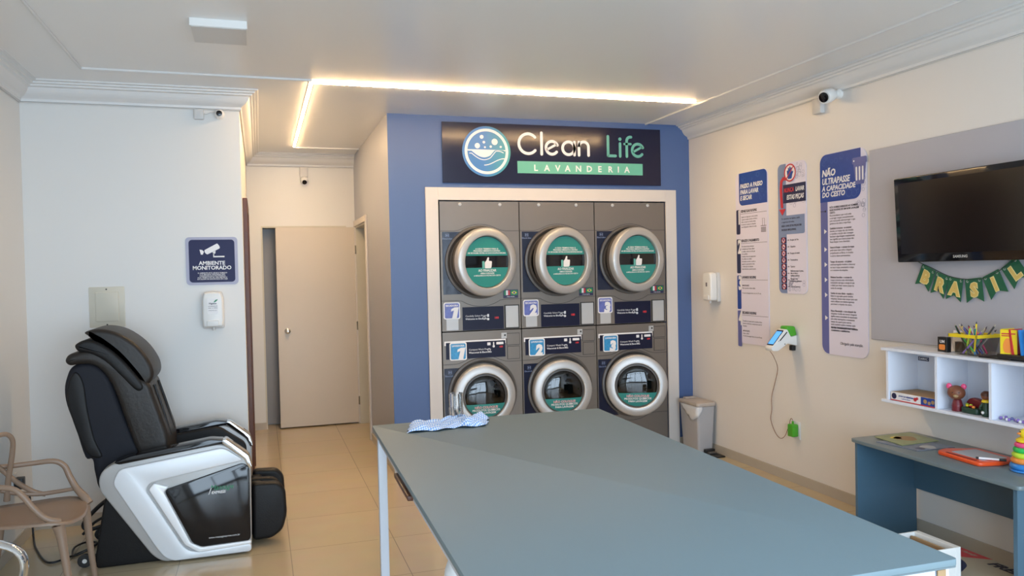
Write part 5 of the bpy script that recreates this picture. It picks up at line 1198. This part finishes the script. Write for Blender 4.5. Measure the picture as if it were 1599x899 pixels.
for a, b in zip(rows, rows[1:]):
    for k in range(NX):
        f = b2.faces.new((a[k], a[k+1], b[k+1], b[k]))
        for l in f.loops: l[uvl].uv = uvs[l.vert]
me = bpy.data.meshes.new('cleaning_cloth')
for f in b2.faces: f.smooth = True
b2.to_mesh(me); b2.free(); me.materials.append(M['cloth'])
o = bpy.data.objects.new('cleaning_cloth', me); COL.objects.link(o)
sm = o.modifiers.new('t', 'SOLIDIFY'); sm.thickness = 0.001; sm.offset = 1
tag(o, 'crumpled blue and white checked cleaning cloth in front of the glass', 'cloth')

# ------------------------------------------------------------------ massage chair
t = thing('massage_chair', 'black reclining massage chair with silver side panels by the left wall', 'massage chair', (-0.45, 5.05, 0))
t.location = (0, 0, 0)
def side(yo, s, name_logo):
    """yo outer face y; s = +1 means outer face looks towards -y"""
    q = lambda a, b: (min(yo+s*a, yo+s*b), max(yo+s*a, yo+s*b))
    O = [(-0.868, 0.50), (-0.850, 0.548), (-0.787, 0.589), (-0.23, 0.652), (-0.102, 0.550), (-0.075, 0.505), (-0.083, 0.012), (-0.555, 0.008), (-0.610, 0.050), (-0.862, 0.440)]
    y0, y1 = q(0.018, 0.110)
    base = MB().prism(roundpoly(O, 0.045, 6), y0, y1, bev=0.010, n=3).build('side_panel', 'silver_shaded', t)
    LFp = [(-0.797, 0.480), (-0.762, 0.555), (-0.222, 0.628), (-0.108, 0.543), (-0.555, 0.475), (-0.612, 0.462), (-0.632, 0.425), (-0.455, 0.098), (-0.425, 0.064), (-0.372, 0.046), (-0.084, 0.062), (-0.084, 0.014), (-0.502, 0.012), (-0.548, 0.040), (-0.585, 0.095)]
    y0, y1 = q(0.0, 0.030)
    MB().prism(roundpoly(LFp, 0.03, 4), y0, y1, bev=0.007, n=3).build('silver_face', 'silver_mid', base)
    y0, y1 = q(-0.003, 0.030)
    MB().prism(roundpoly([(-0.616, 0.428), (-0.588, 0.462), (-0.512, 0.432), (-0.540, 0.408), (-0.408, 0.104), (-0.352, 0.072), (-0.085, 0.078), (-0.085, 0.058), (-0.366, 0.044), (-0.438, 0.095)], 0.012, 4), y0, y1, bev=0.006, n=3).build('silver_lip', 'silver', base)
    y0, y1 = q(0.006, 0.030)
    MB().prism(roundpoly([(-0.540, 0.415), (-0.118, 0.528), (-0.084, 0.50), (-0.087, 0.074), (-0.350, 0.068), (-0.398, 0.095)], 0.03, 5), y0, y1, bev=0.004, n=2).build('gloss_panel', 'glossblack', base)
    y0, y1 = q(0.002, 0.110)
    MB().prism(roundpoly([(-0.790, 0.592), (-0.70, 0.622), (-0.29, 0.678), (-0.215, 0.668), (-0.225, 0.648), (-0.30, 0.640), (-0.76, 0.580)], 0.012), y0, y1, bev=0.004, n=2).build('armrest_top', 'glossblack', t)
    MB().prism(roundpoly([(-0.230, 0.668), (-0.205, 0.672), (-0.085, 0.568), (-0.068, 0.50), (-0.086, 0.495), (-0.112, 0.552), (-0.222, 0.646)], 0.010), y0-0.002, y1+0.002, bev=0.004, n=2).build('chrome_trim', 'chrome', t)
    y0, y1 = q(0.110, 0.150)
    MB().prism(roundpoly([(-0.70, 0.30), (-0.70, 0.60), (-0.27, 0.650), (-0.11, 0.53), (-0.09, 0.20)], 0.03), y0, y1, bev=0.012, n=3).build('inner_padding', 'leather', t)
    if name_logo:
        MB().text('Massage', -0.300, 0.389, 0.040, yo+0.0055, 0.0006, shear=0.3, sx=0.95).build('green_logo', 'green_flag', base)
        MB().text('EXPRESS', -0.292, 0.368, 0.020, yo+0.0055, 0.0006, bold=0.03, shear=0.2).text('www.massagexpress.com.br', -0.313, 0.114, 0.0150, yo+0.0055, 0.0006, sx=0.98).prism([(-0.308, 0.366), (-0.304, 0.366), (-0.290, 0.402), (-0.294, 0.402)], yo+0.004, yo+0.0055).build('white_logo', 'white_print', base)
side(4.730, 1, True); side(5.440, -1, False)
MB().prism(roundpoly([(-0.905, 0.002), (-0.905, 0.06), (-0.850, 0.38), (-0.80, 0.47), (-0.10, 0.42), (-0.10, 0.03), (-0.30, 0.002)], 0.03), 4.79, 5.38, bev=0.012, n=3).build('base', 'leather', t)
MB().prism(roundpoly([(-0.62, 0.36), (-0.62, 0.44), (-0.30, 0.47), (-0.10, 0.45), (-0.07, 0.40), (-0.10, 0.34)], 0.03), 4.882, 5.288, bev=0.025, n=4).build('seat', 'leather', t)
shell = smooth2([(-0.880, 0.40), (-0.915, 0.50), (-0.926, 0.583), (-0.962, 0.600), (-1.006, 0.767), (-1.045, 0.90), (-1.054, 0.990), (-1.040, 1.060), (-1.015, 1.110), (-0.96, 1.135), (-0.89, 1.12), (-0.82, 1.04), (-0.770, 0.88), (-0.70, 0.68), (-0.62, 0.50), (-0.72, 0.40)], 4)
MB().prism(shell, 4.90, 5.27, bev=0.035, n=5).build('backrest_shell', 'fabric_black', t)
wing = smooth2([(-1.010, 0.80), (-1.040, 0.96), (-1.018, 1.06), (-0.985, 1.085), (-0.952, 1.02), (-0.935, 0.86), (-0.905, 0.70), (-0.870, 0.60), (-0.945, 0.62)], 4)
MB().prism(wing, 4.892, 5.278, bev=0.012, n=3).build('shell_trim', 'leather', t)
pad = smooth2([(-1.030, 1.165), (-1.012, 1.195), (-0.960, 1.205), (-0.895, 1.190), (-0.835, 1.11), (-0.790, 0.97), (-0.740, 0.78), (-0.680, 0.60), (-0.62, 0.50), (-0.534, 0.50), (-0.520, 0.66), (-0.552, 0.796), (-0.595, 0.93), (-0.640, 1.03), (-0.73, 1.13), (-0.82, 1.215), (-0.90, 1.225), (-0.99, 1.222), (-1.035, 1.20)], 4)
pad = smooth2([(-1.038, 1.150), (-1.022, 1.183), (-0.975, 1.200), (-0.90, 1.205), (-0.80, 1.14), (-0.70, 1.06), (-0.62, 1.005), (-0.592, 0.930), (-0.552, 0.796), (-0.518, 0.66), (-0.534, 0.50), (-0.62, 0.48), (-0.690, 0.62), (-0.745, 0.80), (-0.785, 0.94), (-0.830, 1.05), (-0.89, 1.115), (-0.96, 1.130), (-1.015, 1.125)], 4)
MB().prism(pad, 4.870, 5.300, bev=0.030, n=5).build('back_cushion', 'leather_brown', t)
neck = smooth2([(-0.985, 1.225), (-0.978, 1.245), (-0.93, 1.265), (-0.86, 1.245), (-0.77, 1.17), (-0.69, 1.07), (-0.64, 0.985), (-0.68, 0.96), (-0.76, 1.05), (-0.84, 1.14), (-0.91, 1.185), (-0.965, 1.200)], 4)
MB().prism(neck, 4.862, 5.308, bev=0.022, n=4).build('neck_cushion', 'leather', t)
pil = smooth2([(-0.940, 1.305), (-0.868, 1.323), (-0.767, 1.295), (-0.668, 1.216), (-0.606, 1.118), (-0.592, 1.048), (-0.612, 1.004), (-0.650, 0.985), (-0.690, 1.05), (-0.775, 1.165), (-0.86, 1.245), (-0.905, 1.275)], 4)
MB().prism(pil, 4.880, 5.290, bev=0.028, n=5).build('head_pillow', 'leather_brown', t)
mb = MB()
for y_ in (4.985, 5.185): mb.tube([(-0.60, y_, 0.98), (-0.565, y_, 0.86), (-0.520, y_, 0.68)], 0.006)
mb.build('seam', 'black', t)
# leg rest: three walls and a back pad
fn = roundpoly([(-0.075, 0.366), (0.075, 0.360), (0.116, 0.310), (0.122, 0.165), (0.095, 0.070), (0.030, 0.026), (-0.079, 0.024)], 0.03)
MB().prism(fn, 4.875, 4.955, bev=0.022, n=4).build('leg_rest_wall', 'leather', t)
MB().prism([(x, z*1.0) for x, z in fn], 5.215, 5.295, bev=0.022, n=4).build('leg_rest_wall', 'leather', t)
MB().prism([(x-0.02, z*0.97) for x, z in fn], 5.055, 5.115, bev=0.020, n=4).build('leg_rest_divider', 'leather', t)
MB().prism(roundpoly([(-0.085, 0.34), (-0.02, 0.34), (0.03, 0.10), (0.03, 0.035), (-0.085, 0.03)], 0.02), 4.95, 5.22, bev=0.01, n=3).build('leg_rest_pad', 'leather', t)
for y_ in (4.845, 5.325):
    wv = MB().lathe([(0.036, -0.012), (0.038, -0.006), (0.038, 0.006), (0.036, 0.012)], 22, Matrix.Translation((-0.965, y_, 0.039)) @ Matrix.Rotation(PI/2, 4, 'X')).build('wheel', 'black', t)
    MB().lathe([(0.012, -0.014), (0.012, 0.014)], 16, Matrix.Translation((-0.965, y_, 0.039)) @ Matrix.Rotation(PI/2, 4, 'X')).build('hub', 'plastic_white', wv)
    MB().tube([(-0.965, y_+0.02, 0.039), (-0.90, y_+0.02, 0.06), (-0.86, y_+0.02, 0.10)], 0.010).build('wheel_arm', 'black', t)
MB().tube([(-0.84, 5.10, 0.33), (-0.93, 5.10, 0.27), (-1.02, 5.12, 0.17), (-0.99, 5.12, 0.13), (-0.88, 5.12, 0.16)], 0.012, seg=8).tube([(-0.84, 5.00, 0.25), (-0.94, 5.02, 0.20), (-1.01, 5.04, 0.13)], 0.008, seg=8).build('hose', 'black', t)
t.location = (0, 0, 0)
# re-base the chair's origin without moving it
for ch in t.children: ch.location = (0.45, -5.05, 0)
t.location = (-0.45, 5.05, 0); CHAIR = t
o = MB().tube([(XL+0.03, 5.50, 0.30), (XL+0.04, 5.50, 0.12), (XL+0.05, 5.48, 0.014), (-1.30, 5.25, 0.008), (-1.178, 4.985, 0.008), (-1.079, 5.046, 0.008), (-1.00, 5.16, 0.008), (-0.98, 5.25, 0.008), (-1.04, 5.28, 0.010), (-1.085, 5.18, 0.016), (-1.06, 5.03, 0.016), (-0.99, 5.02, 0.04), (-0.925, 5.06, 0.07)], 0.006, seg=8, sub=8).build('power_cord', 'black', CHAIR, loc=(0.45, -5.05, 0))
t = thing('power_plug', 'black plug adapter in a socket on the left wall behind the beige chair', 'plug', (XL, 5.30, 0.40), PI/2)
MB().prism(rrect(-0.04, -0.06, 0.04, 0.06, 0.006), -0.010, 0, bev=0.003, n=2).build('socket_plate', 'plastic_box', t)
MB().prism(rrect(-0.034, -0.030, 0.034, 0.034, 0.006), -0.055, -0.010, bev=0.004, n=2).build('adapter', 'black', t)

# ------------------------------------------------------------------ beige armchair
t = thing('plastic_armchair', 'beige moulded plastic armchair with looping arms beside the massage chair', 'chair', (-1.10, 4.42, 0))
def W3(p): return (p[0]+1.10, p[1]-4.42, p[2])
seat = smooth2([(-0.925, 4.20), (-0.885, 4.30), (-0.872, 4.42), (-0.885, 4.55), (-0.93, 4.645), (-1.05, 4.66), (-1.20, 4.63), (-1.32, 4.58), (-1.335, 4.42), (-1.32, 4.26), (-1.20, 4.20), (-1.05, 4.175)], 4)
b2 = bmesh.new(); cxs, cys = -1.10, 4.42; rings = []
def sz(x, y): 
    u = (x+0.88)/0.45; v = (y-4.42)/0.24
    return 0.438 - 0.022*max(0, u+0.12)*0 + 0.020*v*v - 0.018*math.exp(-((u+0.45)**2/0.15+v*v/0.5)) - 0.012*math.exp(-((u)**2/0.02)) + 0.02*max(0, -u-0.6)
for lay, dz in ((0, 0.0), (1, -0.016)):
    rg = []
    for f_ in (1.0, 0.97, 0.8, 0.6, 0.4, 0.2):
        rg.append([b2.verts.new((cxs+(x-cxs)*f_+1.10, cys+(y-cys)*f_-4.42, sz(cxs+(x-cxs)*f_, cys+(y-cys)*f_)+dz-(0.006 if f_ == 1.0 and lay == 0 else 0))) for x, y in seat])
    for a, b in zip(rg, rg[1:]):
        for k in range(len(a)): b2.faces.new((a[k], a[(k+1) % len(a)], b[(k+1) % len(a)], b[k]))
    b2.faces.new(rg[-1]); rings.append(rg[0])
a, b = rings
for k in range(len(a)): b2.faces.new((a[k], a[(k+1) % len(a)], b[(k+1) % len(a)], b[k]))
bmesh.ops.recalc_face_normals(b2, faces=b2.faces[:])
MB()._merge(b2).build('seat', 'beige', t, sharp=60)
LR = [0.023, 0.021, 0.017, 0.013]
def TB(pts, r, name): MB().tube([W3(p) for p in pts], r, seg=12, sub=7).build(name, 'beige', t)
TB([(-0.950, 4.225, 0.425), (-0.938, 4.222, 0.36), (-0.915, 4.215, 0.18), (-0.892, 4.205, 0.002)], [0.030, 0.022, 0.017, 0.013], 'leg')
TB([(-0.915, 4.615, 0.425), (-0.905, 4.618, 0.36), (-0.893, 4.622, 0.18), (-0.875, 4.628, 0.002)], [0.028, 0.021, 0.017, 0.013], 'leg')
TB([(-1.29, 4.24, 0.43), (-1.32, 4.23, 0.2), (-1.36, 4.215, 0.002)], [0.026, 0.018, 0.013], 'leg')
TB([(-1.29, 4.60, 0.43), (-1.32, 4.61, 0.2), (-1.36, 4.625, 0.002)], [0.026, 0.018, 0.013], 'leg')
# near arm, far arm, interlaced back loops
TB([(-0.945, 4.225, 0.437), (-1.00, 4.205, 0.470), (-1.045, 4.195, 0.525), (-1.085, 4.195, 0.585), (-1.13, 4.20, 0.625), (-1.22, 4.22, 0.640), (-1.33, 4.26, 0.66), (-1.375, 4.34, 0.70), (-1.385, 4.42, 0.715)], [0.020, 0.015, 0.014, 0.014, 0.013, 0.013, 0.012, 0.012, 0.012], 'arm')
TB([(-0.888, 4.602, 0.418), (-0.912, 4.615, 0.452), (-0.955, 4.640, 0.500), (-0.985, 4.650, 0.560), (-1.01, 4.650, 0.620), (-1.06, 4.645, 0.650), (-1.16, 4.640, 0.648), (-1.28, 4.61, 0.650), (-1.36, 4.53, 0.68), (-1.385, 4.42, 0.70)], [0.022, 0.021, 0.017, 0.016, 0.015, 0.014, 0.013, 0.013, 0.012, 0.012], 'arm')
TB([(-1.27, 4.62, 0.470), (-1.255, 4.60, 0.58), (-1.225, 4.57, 0.72), (-1.215, 4.54, 0.80), (-1.24, 4.50, 0.835), (-1.29, 4.42, 0.82), (-1.32, 4.34, 0.76), (-1.32, 4.26, 0.62), (-1.30, 4.24, 0.47)], [0.016, 0.014, 0.013, 0.012, 0.012, 0.012, 0.012, 0.014, 0.016], 'back_loop')
TB([(-1.10, 4.655, 0.475), (-1.16, 4.650, 0.500), (-1.22, 4.62, 0.56), (-1.29, 4.57, 0.66), (-1.35, 4.49, 0.76), (-1.37, 4.42, 0.79), (-1.36, 4.33, 0.74), (-1.31, 4.25, 0.60), (-1.24, 4.20, 0.48)], [0.012, 0.013, 0.013, 0.012, 0.012, 0.012, 0.012, 0.013, 0.015], 'back_loop')
TB([(-0.96, 4.640, 0.495), (-1.05, 4.655, 0.484), (-1.13, 4.650, 0.482), (-1.22, 4.630, 0.50), (-1.29, 4.60, 0.53)], [0.010, 0.011, 0.012, 0.012, 0.012], 'side_loop')

# ------------------------------------------------------------------ chrome armchair, mostly outside the frame
t = thing('chrome_armchair', 'curved chrome chair arm at the lower left corner of the view', 'chair', (-1.10, 3.20, 0))
def W4(p): return (p[0]+1.10, p[1]-3.20, p[2])
for y_ in (3.17, 2.68):
    MB().tube([W4(p) for p in [(-1.28, y_, 0.10), (-1.27, y_, 0.55), (-1.21, y_, 0.655), (-1.05, y_, 0.672), (-0.93, y_, 0.678), (-0.86, y_, 0.655), (-0.826, y_, 0.61), (-0.832, y_, 0.54), (-0.88, y_, 0.46), (-0.95, y_, 0.40), (-1.00, y_, 0.30), (-1.02, y_, 0.012)]], 0.013, seg=14, sub=8, flat=2.0).build('arm_frame', 'chrome', t)
MB().prism(roundpoly([(-0.20, 0.41), (0.18, 0.44), (0.20, 0.425), (0.18, 0.41), (-0.20, 0.38)], 0.01), -0.49, -0.07).build('seat', 'leather', t)
MB().prism(roundpoly([(-0.215, 0.42), (-0.26, 0.80), (-0.245, 0.81), (-0.195, 0.42)], 0.008), -0.49, -0.07).build('backrest', 'leather', t)
MB().tube([(-0.18, -0.52, 0.395), (-0.18, -0.03, 0.395)], 0.012, smooth=False).tube([(0.09, -0.52, 0.40), (0.09, -0.03, 0.40)], 0.012, smooth=False).build('cross_bar', 'chrome', t)
